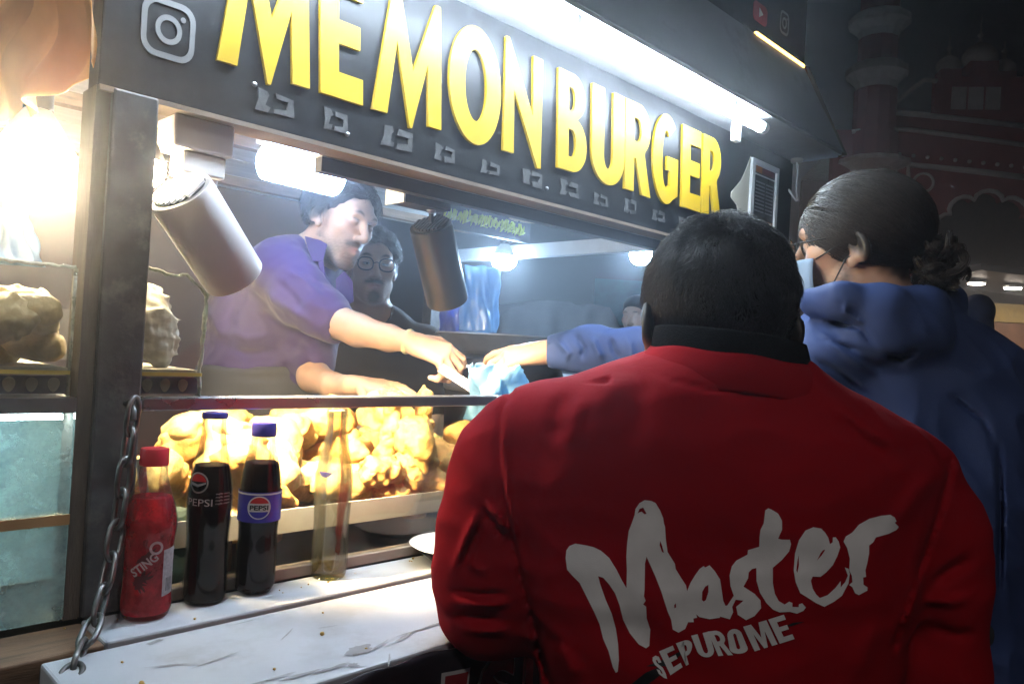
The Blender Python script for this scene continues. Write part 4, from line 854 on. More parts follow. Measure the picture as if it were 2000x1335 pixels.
def hair_shell(hd, hl, t, bump, rag=.004):
    '''scalp hair that thins out at the hairline and leaves the ears free'''
    c0 = f_ell((0, -.012, .038), (.076, .097, .084)); ears = [f_ell((sg*.085, -.006, .0), (.03, .021, .037)) for sg in (-1, 1)]
    def f(P):
        L = hd.L(P); g_ = hl(L)+rag*snoise(P, 170, 71)+rag*.6*snoise(P, 420, 72); th = t*np.clip(.12-g_/.032, .05, 1); d = smax(c0(L)-th, g_, .003)
        for e in ears: d = smax(d, -e(L), .006)
        return d*hd.s+bump(P)*np.clip(.15-g_/.03, 0, 1)
    return f
def ear_free(hd, P):
    L = hd.L(P); k = np.ones(len(P), bool)
    for sg in (-1, 1): k &= f_ell((sg*.085, -.006, .0), (.03, .021, .037))(L) > 0
    return k
def small_eyes(hd, parent, look=.0):
    for x in (-.031, .031):
        b = MB().sphere((0, 0, 0), 1, 14, 8); V = np.array([hd.W((x+v[0]*.0105, .0868+v[1]*.0035, .0095+v[2]*.0032)) for v in b.V]); e = mobj('eye', c2w(V), b.F, M('eye_white', (.42, .40, .38), .2, var=.03), parent, True)
        V = np.array([hd.W((x+look+v[0]*.0045, .0888+v[1]*.0022, .0098+v[2]*.0034)) for v in b.V]); mobj('iris', c2w(V), b.F, M('iris_brown', (.02, .01, .006), .15), e, True)
        V = np.array([hd.W((x+v[0]*.013, .0875+v[1]*.0022, .0128+v[2]*.0013)) for v in b.V]); mobj('lash_line', c2w(V), b.F, m_dark, e, True)
def region_line(ys, zs):
    return lambda L: np.interp(L[:, 1], ys, zs)-L[:, 2]

# hair: a thin scalp shell plus real strands (hair curves)
def curves_obj(name, strands_, radius, mat, parent):
    '''strands_: (n, k, 3) in camera axes'''
    n, k, _ = strands_.shape; cu = bpy.data.hair_curves.new(name); cu.add_curves([k]*n)
    cu.attributes['position'].data.foreach_set('vector', c2w(strands_.reshape(-1, 3)).astype(np.float32).ravel())
    ra = cu.attributes.get('radius') or cu.attributes.new('radius', 'FLOAT', 'POINT')
    pr = np.linspace(1, .25, k); ra.data.foreach_set('value', np.tile(radius*pr, n).astype(np.float32)*np.repeat(RNG.uniform(.7, 1.3, n), k).astype(np.float32))
    cu.materials.append(mat); o = bpy.data.objects.new(name, cu); COL.objects.link(o); return adopt(o, parent)
def grad(f, P, e=.002):
    g_ = np.stack([f(P+np.eye(3)[i]*e)-f(P-np.eye(3)[i]*e) for i in range(3)], 1); return g_/(np.linalg.norm(g_, axis=1, keepdims=True)+1e-9)
def grow(roots, surf, dirfn, length, k, lift=.3, jit=.25, curl=0., cfreq=300., seed=0, floor=.0005):
    '''strands that start on a surface, follow dirfn and stay outside it'''
    rg = np.random.default_rng(seed); P = roots.copy(); out = [P.copy()]; n = len(P); L_ = length*rg.uniform(.6, 1.25, n)[:, None]/(k-1)
    jd = rg.normal(size=(n, 3))*jit; ph = rg.uniform(0, 6.28, n); ax1 = rg.normal(size=(n, 3))
    for i in range(k-1):
        N = grad(surf, P); D = dirfn(P)+jd; D = D-N*(D*N).sum(1, keepdims=True); D /= np.linalg.norm(D, axis=1, keepdims=True)+1e-9
        D = D+N*lift*(1-.5*i/(k-1))
        if curl:
            sd = np.cross(N, D); D = D+curl*(np.sin(ph+i*cfreq)[:, None]*sd+np.cos(ph+i*cfreq)[:, None]*N*.6)
        D /= np.linalg.norm(D, axis=1, keepdims=True)+1e-9; P = P+D*L_; s_ = surf(P); low = s_ < floor
        if low.any(): P[low] += grad(surf, P[low])*(floor-s_[low])[:, None]
        out.append(P.copy())
    return np.stack(out, 1)
def sample_roots(V, F, n, seed=0):
    rg = np.random.default_rng(seed); f = F[rg.integers(0, len(F), n)]; w_ = rg.dirichlet([1, 1, 1], n); return (V[f[:, :3]]*w_[:, :, None]).sum(1)

def hand_f(w, fwd, nrm, tside, curl=.5, s=1., spread=.0, thumb=.6, curls=None):
    w = np.array(w, float); f = np.array(fwd, float); f /= np.linalg.norm(f); n = np.array(nrm, float); n -= f*(n@f); n /= np.linalg.norm(n); sd = np.cross(n, f)*tside
    fs = [f_cap(w-f*.01*s, w+f*.02*s, .025*s, .024*s)]
    for o_, l_ in ((.026, .078), (.009, .084), (-.009, .08), (-.025, .07)): fs.append(f_cap(w+f*.015*s+sd*o_*.6*s, w+f*l_*s+sd*o_*s, .0155*s, .0125*s))
    palm = union(fs, .014*s); fing = []
    for i, (o_, l_, sc_) in enumerate(((.028, .084, .95), (.0095, .089, 1.05), (-.0095, .085, .98), (-.0275, .076, .78))):
        p = w+f*l_*s+sd*o_*s; a = 0; c_ = curls[i] if curls else curl; dirv = f
        for j, (ln_, ra, rb) in enumerate(((.042, .0095, .0088), (.026, .0088, .0082), (.021, .0082, .0066))):
            a += c_*(1.0 if j == 0 else 1.15); dv = f*math.cos(a)-n*math.sin(a)+sd*spread*(1.5-i)*.3; dv /= np.linalg.norm(dv); q_ = p+dv*ln_*sc_*s
            fing.append(f_cap(p, q_, ra*s, rb*s)); p = q_
    p = w+f*.028*s+sd*.026*s
    for j, (ln_, ra, rb) in enumerate(((.038, .014, .0115), (.03, .0112, .010), (.025, .010, .0075))):
        dv = f*(.55+.25*j*thumb)+sd*(.75-.35*j*thumb)-n*(.35+.25*j*thumb); dv /= np.linalg.norm(dv); q_ = p+dv*ln_*s; fing.append(f_cap(p, q_, ra*s, rb*s)); p = q_
    cen = w+f*.08*s-n*.03*s
    def g_(P):
        r = np.linalg.norm(P-cen, axis=1); d = r-.13*s; k_ = r < .18*s
        if k_.any():
            p = P[k_]; e = palm(p)
            for h_ in fing: e = smin(e, h_(p), .0025*s)
            d[k_] = e
        return d
    return g_
def legs(parent, hip, feet, mat, shoe, hw=.16, top=None):
    '''trousers from the hip centre (world) down to two feet (world), and shoes'''
    hip = np.array(hip, float); fs = [f_ell(hip, (hw, .12, .14))]
    for ft, sg in zip(feet, (-1, 1)):
        ft = np.array(ft, float); kn = (hip+ft)/2+np.array([0, 0, .02]); h0 = hip+(ft-hip)*np.array([.55, .55, .12]); fs += [f_cap(h0, kn, .098, .074), f_cap(kn, ft+[0, 0, .1], .074, .062)]
    fn = union(fs, .05); lo = np.minimum(hip-.3, np.min(np.array(feet)-.15, 0)); hi = np.maximum(hip+.3, np.max(np.array(feet)+.15, 0)); lo[2] = .03
    V, F = sdf_mesh(lambda P: fn(P)+.004*snoise(P, 38, 4), lo, hi, .012); mobj('trousers', V, F, mat, parent, True)
    for ft in feet:
        d = np.array([hip[0]-CAM[0], hip[1]-CAM[1], 0]); d /= np.linalg.norm(d); ft = np.array(ft, float); g_ = union([f_cap(ft+[0, 0, .05]-d*.04, ft+[0, 0, .045]+d*.1, .045, .038), f_cap(ft+[0, 0, .09]-d*.03, ft+[0, 0, .05], .045, .05)], .03)
        V, F = sdf_mesh(lambda P: np.maximum(g_(P), .002-P[:, 2]), ft-.2, ft+.25, .011); mobj('shoe', V, F, shoe, parent, True)
# ------------------------------------------------------------------ man in the red jacket, back to the street
def red_man():
    gp = onD(1400, 700, .9); t = thing('person', (gp[0], gp[1], 0), 'person in a red jacket with white brush lettering, seen from behind, elbow on the shelf', 'person')
    hd = Head(Q(1402, 640, .935), (-.02, -.32, 1), (.03, 1, .32), .945, ear_out=.013)
    skin = (.23, .125, .08)
    rows = [(688, 1412, 120, .885, .075), (708, 1405, 178, .885, .088), (735, 1338, 262, .885, .098), (770, 1322, 325, .885, .108), (800, 1348, 376, .885, .116), (850, 1390, 414, .885, .124), (900, 1412, 437, .885, .128), (1000, 1410, 425, .885, .130), (1100, 1400, 396, .88, .130), (1220, 1397, 359, .88, .127), (1335, 1404, 338, .88, .122), (1500, 1404, 335, .88, .12), (1585, 1404, 330, .88, .115)]
    sleeveL = [(1050, 842, .885, 88), (988, 915, .885, 96), (957, 1010, .885, 93), (948, 1110, .89, 93), (958, 1180, .905, 88), (985, 1110, 1.06, 74), (1030, 1030, 1.22, 60)]
    sleeveR = [(1765, 938, .885, 92), (1812, 1030, .875, 90), (1826, 1150, .868, 84), (1830, 1300, .868, 80), (1830, 1420, .88, 75), (1825, 1520, .92, 70)]
    torso = loft_f(rows); sl = chain_f(sleeveL, .03); sr = chain_f(sleeveR, .03)
    hipw = c2w(Q(1404, 1620, .9)[None])[0]
    # body: head, neck, trunk, arms and hands in one skin
    inner = loft_f([(v, u, max(40, h*.86), d, b-.018) for v, u, h, d, b in rows]); aL = chain_f([(u, v, d, r*.6) for u, v, d, r in sleeveL], .02); aR = chain_f([(u, v, d, r*.6) for u, v, d, r in sleeveR], .02)
    hL = hand_f(Q(1045, 1005, 1.27), (.3, .15, 1), (0, 1, 0), -1, .35); hR = hand_f(Q(1833, 1570, .94), (0, -1, .2), (1, 0, 0), 1, .4)
    def body(P): return smin(smin(smin(smin(hd.f(P), inner(P), .03), aL(P), .02), np.minimum(aR(P), hR(P)), .02), hL(P), .01)
    pts = [Q(*s_[:3]) for s_ in sleeveL+sleeveR]+[Q(1406, 400, .9), Q(1406, 400, 1.08), Q(1404, 1700, .9), Q(1404, 700, 1.05), Q(1045, 1005, 1.5)]
    lo, hi = box_of(pts, .1); lo[2] = .72
    hl = region_line([-.13, -.095, -.06, -.02, .01, .05, .09, .13], [-.098, -.085, -.07, -.03, .01, .05, .078, .09])
    figure('body', body, lo, hi, .0052, SKIN('skin_dark'), t, lambda P: masks(hd, P, skin, scalp=hl))
    # hair
    cr = hd.cran(.012)
    hairf = hair_shell(hd, hl, .013, lambda P: .0022*snoise(P, 120, 8)+.0016*snoise(P, 260, 9))
    hlo, hhi = box_of([hd.W((-.12, -.14, -.13)), hd.W((.12, .14, .16)), hd.W((-.12, .14, .16)), hd.W((.12, -.14, -.13))], .03)
    mh = HAIR('black_wavy_hair', (.019, .018, .020), .34)
    ho, HV, HF = figure('hair', hairf, hlo, hhi, .0038, HBASE(), t)
    L = hd.L(HV); keep = (hl(L) < -.002) & ear_free(hd, HV); good = keep[HF].all(1); roots = sample_roots(HV, HF[good], 20000, 1)
    crown = hd.W((.012, -.055, .125))
    def flow(P):
        a = P-crown; a /= np.linalg.norm(a, axis=1, keepdims=True)+1e-6; return a+np.array([0, -.35, 0])+.6*np.stack([snoise(P, 100, 31), snoise(P, 100, 32), snoise(P, 100, 33)], 1)
    cs = hd.cran(.008)
    curves_obj('hair_strands', grow(roots, cs, flow, .027, 9, lift=.26, jit=.24, curl=.42, cfreq=.8, seed=4), .0005, mh, ho)
    top = roots[(hd.L(roots)[:, 2] > .09)]
    curves_obj('hair_strands', grow(top, cs, lambda P: flow(P)+np.array([0, .25, 0]), .024, 8, lift=.55, jit=.5, curl=.6, cfreq=1.1, seed=5), .0004, mh, ho)
    # jacket
    seams = [([(998, 765), (980, 800), (974, 870), (982, 950), (995, 1030), (1015, 1120), (1042, 1220), (1072, 1340)], 5.5, -.004), ([(1858, 900), (1848, 950), (1832, 1010), (1805, 1090), (1772, 1180), (1745, 1262)], 5.5, -.004)]
    folds = [([(1240, 708), (1300, 738), (1370, 757), (1450, 768), (1540, 776), (1605, 764)], 4, -.0022), ([(1006, 765), (988, 800), (983, 870), (990, 950), (1004, 1030), (1024, 1120)], 7, .004), ([(868, 1150), (930, 1160), (1000, 1158)], 6, -.006), ([(866, 1172), (940, 1182), (1010, 1176)], 8, .006), ([(872, 1205), (930, 1200), (985, 1212)], 6, -.006), ([(885, 1226), (940, 1232), (1010, 1228)], 8, .005), ([(940, 985), (905, 1060), (880, 1130)], 7, .006), ([(952, 990), (922, 1060), (900, 1125)], 6, -.006),
             ([(945, 975), (975, 1010), (1000, 1050)], 6, .005), ([(935, 985), (962, 1020), (985, 1060)], 6, -.004), ([(905, 1090), (930, 1110), (960, 1120)], 7, .004), ([(1235, 705), (1190, 760), (1140, 830)], 24, .004), ([(1260, 712), (1250, 790), (1240, 880)], 22, -.003), ([(1120, 745), (1090, 800), (1085, 880)], 18, -.004), ([(1150, 745), (1120, 820), (1115, 900)], 16, .003), ([(1600, 760), (1680, 830), (1780, 880)], 16, .004), ([(1610, 790), (1690, 860), (1770, 920)], 14, -.003),
             ([(1850, 905), (1790, 960), (1740, 1040)], 18, .003), ([(1800, 1090), (1780, 1180), (1750, 1255)], 12, .004), ([(1080, 1250), (1110, 1290), (1130, 1340)], 16, .004), ([(1730, 1200), (1690, 1260), (1670, 1340)], 18, .003), ([(1200, 1180), (1260, 1230), (1300, 1330)], 30, -.003), ([(1910, 1080), (1860, 1110), (1810, 1150)], 10, -.004), ([(1915, 1160), (1860, 1175), (1790, 1170)], 10, .004), ([(1920, 1230), (1870, 1240), (1800, 1220)], 10, -.004)]
    def jacket(P):
        d = smin(smin(torso(P), sl(P), .028), sr(P), .022)
        band = (np.abs(d) < .03); x = np.zeros(len(P))
        if band.any():
            p = P[band]; a = np.zeros(len(p))
            for pl_, w_, h_ in seams: a += pxfold(p, pl_, w_, h_, False)
            for pl_, w_, h_ in folds: a += pxfold(p, pl_, w_, h_*1.5)
            a += .0016*snoise(p, 24, 2)+.0036*crease(p*np.array([1, .55, 1]), 30, 3)+.0016*crease(p, 75, 4); x[band] = a
        return d+x
    jlo, jhi = box_of([Q(*s_[:3]) for s_ in sleeveL[:-1]+sleeveR]+[Q(1404, 640, .9), Q(1404, 1590, .9), Q(1404, 900, 1.02), Q(1030, 1040, 1.2)], .075); jlo[2] = .735
    mj = M('red_nylon', (.30, .002, .008), .85, var=.12, scale=5, bump=.3, bscale=38, spec=.12)
    jo, JV, JF = figure('jacket', jacket, jlo, jhi, .0042, mj, t)
    # stand collar: red band outside, black ribbed knit inside
    def ring(a, r0, w_, v):                           # a = angle (270 deg faces the street), v = height in the picture
        c = Q(1424, v, .872); x = math.cos(a)*w_; return c+np.array([x, -.15*x-.004*math.sin(a), math.sin(a)*r0])
    NA, NK = 230, 16; rib = []
    for j in range(NK+1):
        k = j/NK
        for i in range(NA):
            a = 2*math.pi*i/NA; wob = 1+(.030 if i % 2 else -.006); bulge = math.sin(k*3.14)*.003; rib.append(ring(a, (.083-.004*k+bulge)*wob, (.0825-.002*k+bulge)*wob, 735-78*k))
    for i in range(NA): a = 2*math.pi*i/NA; rib.append(ring(a, .072, .073, 659))
    F = [[j*NA+i, j*NA+(i+1) % NA, (j+1)*NA+(i+1) % NA, (j+1)*NA+i] for j in range(NK+1) for i in range(NA)]
    kn = mobj('ribbed_collar', c2w(np.array(rib)), F, M('black_knit', (.011, .011, .012), .9, var=.2, scale=200, bump=.4, bscale=600, spec=.1), jo, True)
    col = []; NK = 10
    for j in range(NK+1):
        k = j/NK
        for i in range(NA):
            a = 2*math.pi*i/NA; g_ = .0035*math.sin(a*95)*max(0, 1-k*2.2)*math.exp(-((a-3.75)/.3)**2); col.append(ring(a, .094-.008*k+.004*math.sin(3.14*k)+g_, .122-.034*k, 768-70*k)+np.array([0, .001*math.sin(a*7), 0]))
    F = [[j*NA+i, j*NA+(i+1) % NA, (j+1)*NA+(i+1) % NA, (j+1)*NA+i] for j in range(NK) for i in range(NA)]
    co = mobj('stand_collar', c2w(np.array(col)), F, mj, jo, True); md = co.modifiers.new('t', 'SOLIDIFY'); md.thickness = .004
    # print on the back: outlines laid onto the cloth
    bvh = BVHTree.FromPolygons([tuple(v) for v in JV], [tuple(f) for f in JF.tolist()])
    def drape(V2, F2, name, mat, off=.0012):
        out = []
        for x, y in V2[:, :2]:
            d = Vector(((x-PW/2)/FPX, (PH/2+y)/FPX, 1.0)).normalized(); h_ = bvh.ray_cast(Vector((0, 0, 0)), d); p = h_[0] if h_[0] is not None else d*.85
            out.append(np.array(p)-np.array(d)*off)
        return mobj(name, c2w(np.array(out)), F2, mat, jo, True)
    m_pr = M('silver_print', (.86, .85, .85), .42, var=.08, scale=30, metal=.0, bump=.1, bscale=700)
    def flipy(lp): return [(x, -y) for x, y in lp]
    z1 = lambda L_: [(1060+x/3.4667, 950+y/3.4667) for x, y in L_]
    z2 = lambda L_: [(1400+x/3.9263, 960+y/3.9263) for x, y in L_]
    bigM = z1([(155, 480), (160, 430), (180, 400), (220, 384), (290, 395), (345, 408), (395, 432), (450, 480), (500, 560), (535, 630), (567, 685), (570, 560), (566, 470), (572, 380), (582, 300), (605, 240), (622, 190), (628, 150), (655, 110), (690, 90), (735, 95), (765, 110), (795, 160), (815, 210), (820, 245), (828, 270), (834, 360), (845, 440), (895, 520), (900, 555), (940, 620), (970, 665), (978, 705), (1000, 650), (1030, 600), (1062, 555), (1090, 535), (1100, 545), (1130, 530), (1165, 570), (1200, 625), (1212, 700), (1222, 770), (1240, 810), (1248, 860), (1235, 880), (1200, 830), (1200, 885), (1130, 895), (1060, 880), (1040, 862), (1045, 885), (1020, 890), (1022, 915), (985, 915), (965, 960), (920, 986), (880, 965), (870, 900), (845, 840), (800, 700), (760, 600), (720, 510), (703, 472), (692, 520), (690, 690), (686, 740), (697, 770), (680, 795), (700, 810), (704, 890), (728, 965), (722, 1075), (700, 1092), (650, 1065), (590, 990), (545, 900), (520, 800), (490, 720), (450, 660), (410, 615), (375, 604), (390, 660), (425, 760), (468, 860), (495, 960), (510, 1060), (516, 1170), (508, 1250), (495, 1258), (475, 1220), (445, 1110), (410, 1030), (385, 930), (350, 850), (300, 750), (250, 650), (200, 600), (165, 560)])
    holes = [z1([(642, 180), (655, 150), (680, 140), (703, 182), (690, 185), (670, 168), (655, 172)]), z1([(795, 365), (806, 390), (820, 445), (808, 440), (792, 395)]), z1([(1078, 765), (1080, 710), (1100, 675), (1122, 662), (1122, 710), (1105, 765), (1090, 776)]), z1([(890, 800), (902, 787), (903, 815), (892, 822)])]
    st = z2([(303, 582), (305, 680), (330, 770), (380, 850), (430, 900), (480, 922), (560, 918), (615, 932), (665, 910), (683, 885), (655, 852), (630, 860), (628, 882), (580, 880), (580, 850), (555, 840), (520, 862), (475, 835), (445, 780), (430, 700), (430, 580), (500, 520), (555, 455), (570, 400), (560, 365), (500, 365), (470, 358), (500, 290), (500, 220), (470, 165), (420, 135), (395, 125), (372, 140), (360, 240), (335, 290), (328, 345), (325, 420), (240, 445), (235, 480), (150, 525), (115, 570), (98, 640), (105, 720), (130, 795), (80, 870), (0, 880), (10, 950), (100, 975), (125, 920), (118, 880), (145, 825), (205, 832), (148, 880), (160, 940), (225, 982), (290, 950), (340, 890), (335, 830), (290, 780), (205, 725), (240, 660), (245, 615), (270, 590)])
    ee = z2([(590, 600), (600, 470), (630, 370), (680, 295), (740, 270), (800, 280), (830, 310), (855, 350), (868, 400), (888, 385), (890, 348), (912, 346), (935, 380), (947, 425), (925, 490), (890, 560), (840, 615), (795, 650), (735, 648), (722, 680), (735, 740), (762, 785), (790, 812), (850, 790), (910, 735), (950, 682), (950, 730), (985, 690), (1005, 640), (982, 578), (1010, 588), (1020, 625), (1010, 700), (960, 795), (900, 840), (825, 880), (760, 850), (690, 805), (640, 775), (605, 690)])
    eh = [z2([(628, 485), (630, 560), (618, 618), (610, 600), (618, 530)]), z2([(768, 525), (795, 470), (815, 445), (832, 442), (805, 485)])]
    rr = z2([(972, 380), (990, 340), (1040, 310), (1090, 250), (1170, 205), (1260, 182), (1330, 175), (1365, 195), (1378, 225), (1365, 235), (1395, 268), (1380, 290), (1320, 320), (1220, 348), (1200, 385), (1168, 410), (1168, 470), (1155, 540), (1140, 600), (1145, 650), (1122, 655), (1125, 710), (1155, 730), (1155, 755), (1090, 790), (1060, 775), (1040, 730), (1015, 712), (1040, 690), (1035, 640), (1015, 600), (1020, 510), (1000, 430)])
    V2, F2 = dice(*outline_mesh([flipy(bigM)]+[flipy(h_) for h_ in holes]), 22); drape(V2, F2, 'brush_print', m_pr)
    for lp, hs in ((st, []), (ee, eh), (rr, [])): V2, F2 = dice(*outline_mesh([flipy(lp)]+[flipy(h_) for h_ in hs]), 22); drape(V2, F2, 'brush_print', m_pr)
    # SEPUROME line: one block letter after another along the slant
    z3 = lambda x, y: (1250+x/5.714, 1180+y/5.714)
    quads = [('S', (215, 780), (320, 850), (120, 585), (205, 555)), ('E', (340, 785), (475, 695), (212, 520), (365, 455)), ('P', (515, 680), (585, 640), (400, 430), (580, 370)), ('U', (665, 590), (845, 570), (570, 345), (770, 298)), ('R', (875, 572), (1035, 555), (755, 298), (915, 280)), ('O', (1010, 555), (1225, 535), (965, 285), (1110, 258)), ('M', (1280, 520), (1535, 440), (1150, 245), (1410, 172)), ('E', (1560, 435), (1725, 382), (1430, 165), (1605, 110))]
    G2 = dict(GLY); G2['S'] = [[(.0, .05), (.5, 0), (.9, .06), (1, .28), (.9, .5), (.42, .68), (.42, .8), (.6, .82), (.62, .68), (1, .7), (.95, .92), (.6, 1), (.2, .96), (.02, .8), (.05, .58), (.56, .35), (.58, .22), (.45, .17), (.38, .22), (.38, .34), (0, .32)]]
    G2['P'] = [[(0, 0), (.42, 0), (.42, .36)]+arc(.5, .68, .5, .32, -75, 90)+[(0, 1)], [(.42, .55)]+arc(.5, .68, .1, .13, -90, 90, 8)+[(.42, .82)]]
    G2['O'] = [[(.0, .25)]+arc(.5, .22, .5, .22, 180, 360, 12)+arc(.5, .78, .5, .22, 0, 180, 12), [(.4, .3), (.4, .74)]+arc(.5, .74, .1, .08, 180, 0, 6)+[(.6, .3)]+arc(.5, .26, .1, .08, 0, -180, 6)]
    G2['M'] = [[(0, 0), (.24, 0), (.26, .62), (.42, 0), (.58, 0), (.74, .62), (.76, 0), (1, 0), (1, 1), (.66, 1), (.5, .42), (.34, 1), (0, 1)]]
    for ch, bl, br, tl, tr in quads:
        V, F = outline_mesh(G2[ch]); bl, br, tl, tr = [np.array(z3(*q_)) for q_ in (bl, br, tl, tr)]; x, y = V[:, 0:1], V[:, 1:2]
        W_ = (bl*(1-x)+br*x)*(1-y)+(tl*(1-x)+tr*x)*y; W3 = np.c_[W_[:, 0], -W_[:, 1], 0*W_[:, 0]]; drape(*dice(W3, F, 16), 'block_letter', m_pr, .0016)
    for lp in ([(1232, 1335), (1262, 1312), (1290, 1300), (1292, 1316), (1270, 1332), (1250, 1345)], [(1535, 1222), (1548, 1215), (1572, 1213), (1545, 1222)], [(1262, 1300), (1300, 1285), (1330, 1270), (1330, 1278), (1300, 1300)]):
        V2, F2 = dice(*outline_mesh([flipy(lp)]), 16); drape(V2, F2, 'dark_brush_print', M('dark_print', (.012, .012, .014), .5), .0009)
    bm = c2w(Q(1404, 1600, .88)[None])[0]
    legs(t, (bm[0], bm[1], .92), ((bm[0]-.08, bm[1]+.07, 0), (bm[0]+.06, bm[1]-.10, 0)), M('dark_trousers', (.03, .03, .035), .8, var=.2), m_dark)
    return t
red_man()
# ------------------------------------------------------------------ unseen street lamp behind the viewer, assumed from light on the red jacket
sl_ = thing('added_street_lamp', (-2.6, -2.2, 0), 'tall unseen street lamp assumed in the road across from the stall', 'street lamp')
MB().lathe([(.11, 0), (.11, .02), (.06, .05), (.055, .6), (.045, 4.4)], (-2.6, -2.2, 0), n=16).build('pole', m_greymetal, sl_, smooth=.6)
MB().tube([(-2.6, -2.2, 4.38), (-2.45, -2.05, 4.5), (-2.2, -1.8, 4.55)], .025, 8).build('arm', m_greymetal, sl_, smooth=True)
MB().obox((-2.3, -1.9, 4.545), (-1.95, -1.55, 4.545), .16, .05).build('lamp_head', m_dark, sl_, bevel=.01)
MB().obox((-2.27, -1.87, 4.515), (-1.98, -1.58, 4.515), .12, .008).build('lamp_glass', EM('added_street_glow', (1.0, .92, .88), 350), sl_)

fp = onD(1250, 700, 14.); far_ = copy_tree(sl_); far_.location = (float(fp[0]), float(fp[1]), 0); fg = [c for c in far_.children if c.name.startswith('lamp_glass')][0]; fg.data = fg.data.copy(); fg.data.materials[0] = EM('mosque_fill_glow', (1.0, .85, .78), 3200); far_['label'] = 'unseen street lamp added behind the sign to light the mosque'  # added lamp, out of sight behind the sign, brightens the mosque front
# ------------------------------------------------------------------ tall man in the blue hooded jacket reaching into the stall
def blue_man():
    gp = onD(1740, 700, 1.5); t = thing('person', (gp[0], gp[1], 0), 'tall person in blue hooded jacket with tied-back curly hair, reaching into the stall', 'person')
    hd = Head(Q(1676, 487, 1.50), (-.86, -.06, .51), (-.04, 1, -.02), 1.09, ear_out=.005)
    skin = (.54, .32, .21)
    rows = [(590, 1712, 95, 1.50, .08), (625, 1722, 165, 1.50, .10), (665, 1745, 218, 1.5, .115), (720, 1770, 238, 1.5, .125), (800, 1782, 236, 1.5, .13), (950, 1790, 222, 1.5, .135), (1150, 1795, 205, 1.5, .13), (1335, 1798, 198, 1.5, .13), (1480, 1800, 200, 1.5, .13)]
    sleeveL = [(1602, 705, 1.45, 78), (1500, 735, 1.50, 68), (1380, 712, 1.56, 56), (1240, 690, 1.63, 44), (1150, 682, 1.67, 40), (1085, 686, 1.70, 31)]
    sleeveR = [(1950, 770, 1.52, 64), (1985, 900, 1.50, 62), (1992, 1040, 1.48, 56), (1985, 1185, 1.46, 50)]
    torso = loft_f(rows); sl = chain_f(sleeveL, .03); sr = chain_f(sleeveR, .03)
    inner = loft_f([(v, u, max(30, h*.85), d, b-.02) for v, u, h, d, b in rows]); aL = chain_f([(u, v, d, max(18, r*.62)) for u, v, d, r in sleeveL]+[(1062, 688, 1.71, 22)], .02); aR = chain_f([(u, v, d, r*.6) for u, v, d, r in sleeveR]+[(1975, 1225, 1.46, 26)], .02)
    # hand over the rail, fingers pointing down to the left
    w_ = Q(1062, 688, 1.71)
    hL = hand_f(w_, (-1, -.12, .15), (.0, .85, -.5), 1, .6, .98, .7, .6, curls=[.30, .50, .62, .75])
    hR = hand_f(Q(1972, 1232, 1.46), (-.1, -1, .1), (1, 0, -.3), -1, .4)
    def body(P): return smin(smin(smin(smin(hd.f(P), inner(P), .03), aL(P), .02), smin(aR(P), hR(P), .01), .02), hL(P), .01)
    lo, hi = box_of([Q(*s_[:3]) for s_ in sleeveL+sleeveR]+[Q(1690, 330, 1.5), Q(1690, 330, 1.65), Q(1800, 1490, 1.5), Q(1975, 1350, 1.46), Q(950, 760, 1.8)], .08)
    hl = region_line([-.14, -.10, -.06, -.02, .004, .02, .05, .075, .10, .13], [-.085, -.078, -.055, -.03, -.012, .004, .044, .078, .098, .108])
    figure('body', body, lo, hi, .0042, SKIN('skin_light'), t, lambda P: masks(hd, P, skin, beard=('full', (.06, .045, .04)), scalp=hl))
    eyes(hd, t)
    mh = HAIR('brown_hair', (.021, .016, .013), .38)
    def grooves(P): L = hd.L(P); ph = np.arctan2(L[:, 2]-.01, L[:, 0])+.25*np.sin(L[:, 1]*30); return .0013*np.sin(ph*44)+.0008*np.sin(ph*97+1)+.0006*snoise(P, 300, 3)
    hairf = hair_shell(hd, hl, .011, grooves, .002)
    hlo, hhi = box_of([hd.W((sx, sy, sz)) for sx in (-.12, .12) for sy in (-.15, .15) for sz in (-.13, .16)], .02)
    ho, HV, HF = figure('hair', hairf, hlo, hhi, .0027, M('brown_hair_base', (.010, .008, .007), .8, var=.3, spec=.1), t)
    bun = hd.W((.0, -.125, -.035))
    L = hd.L(HV); good = ((hl(L) < .002) & ear_free(hd, HV))[HF].all(1); roots = sample_roots(HV, HF[good], 15000, 2)
    lev = hd.cran(.0088)
    def toward(P): a = bun-P; return a/(np.linalg.norm(a, axis=1, keepdims=True)+1e-6)
    curves_obj('hair_strands', grow(roots, lev, toward, .11, 14, lift=.03, jit=.07, curl=.08, cfreq=.6, seed=6, floor=.0016), .0008, mh, ho)
    rg = np.random.default_rng(5); n, k = 1700, 22; P0 = bun+rg.normal(size=(n, 3))*np.array([.014, .018, .016]); tt = np.linspace(0, 1, k)
    ax = rg.normal(size=(n, 3)); ax /= np.linalg.norm(ax, axis=1, keepdims=True); e1 = np.cross(ax, rg.normal(size=(n, 3))); e1 /= np.linalg.norm(e1, axis=1, keepdims=True); e2 = np.cross(ax, e1); rr = rg.uniform(.010, .026, n)
    cen = bun+np.stack([rg.uniform(-.038, .026, n), rg.uniform(-.035, .028, n), rg.uniform(-.03, .03, n)], 1); ang = (rg.uniform(0, 6.28, n)[:, None]+tt*rg.uniform(4, 8, n)[:, None])
    ST = cen[:, None]+rr[:, None, None]*(1-.35*tt[None, :, None])*(np.cos(ang)[..., None]*e1[:, None]+np.sin(ang)[..., None]*e2[:, None])+ax[:, None]*(tt[None, :, None]-.5)*.03
    clump = rg.integers(0, 80, n)                                            # curls come in locks
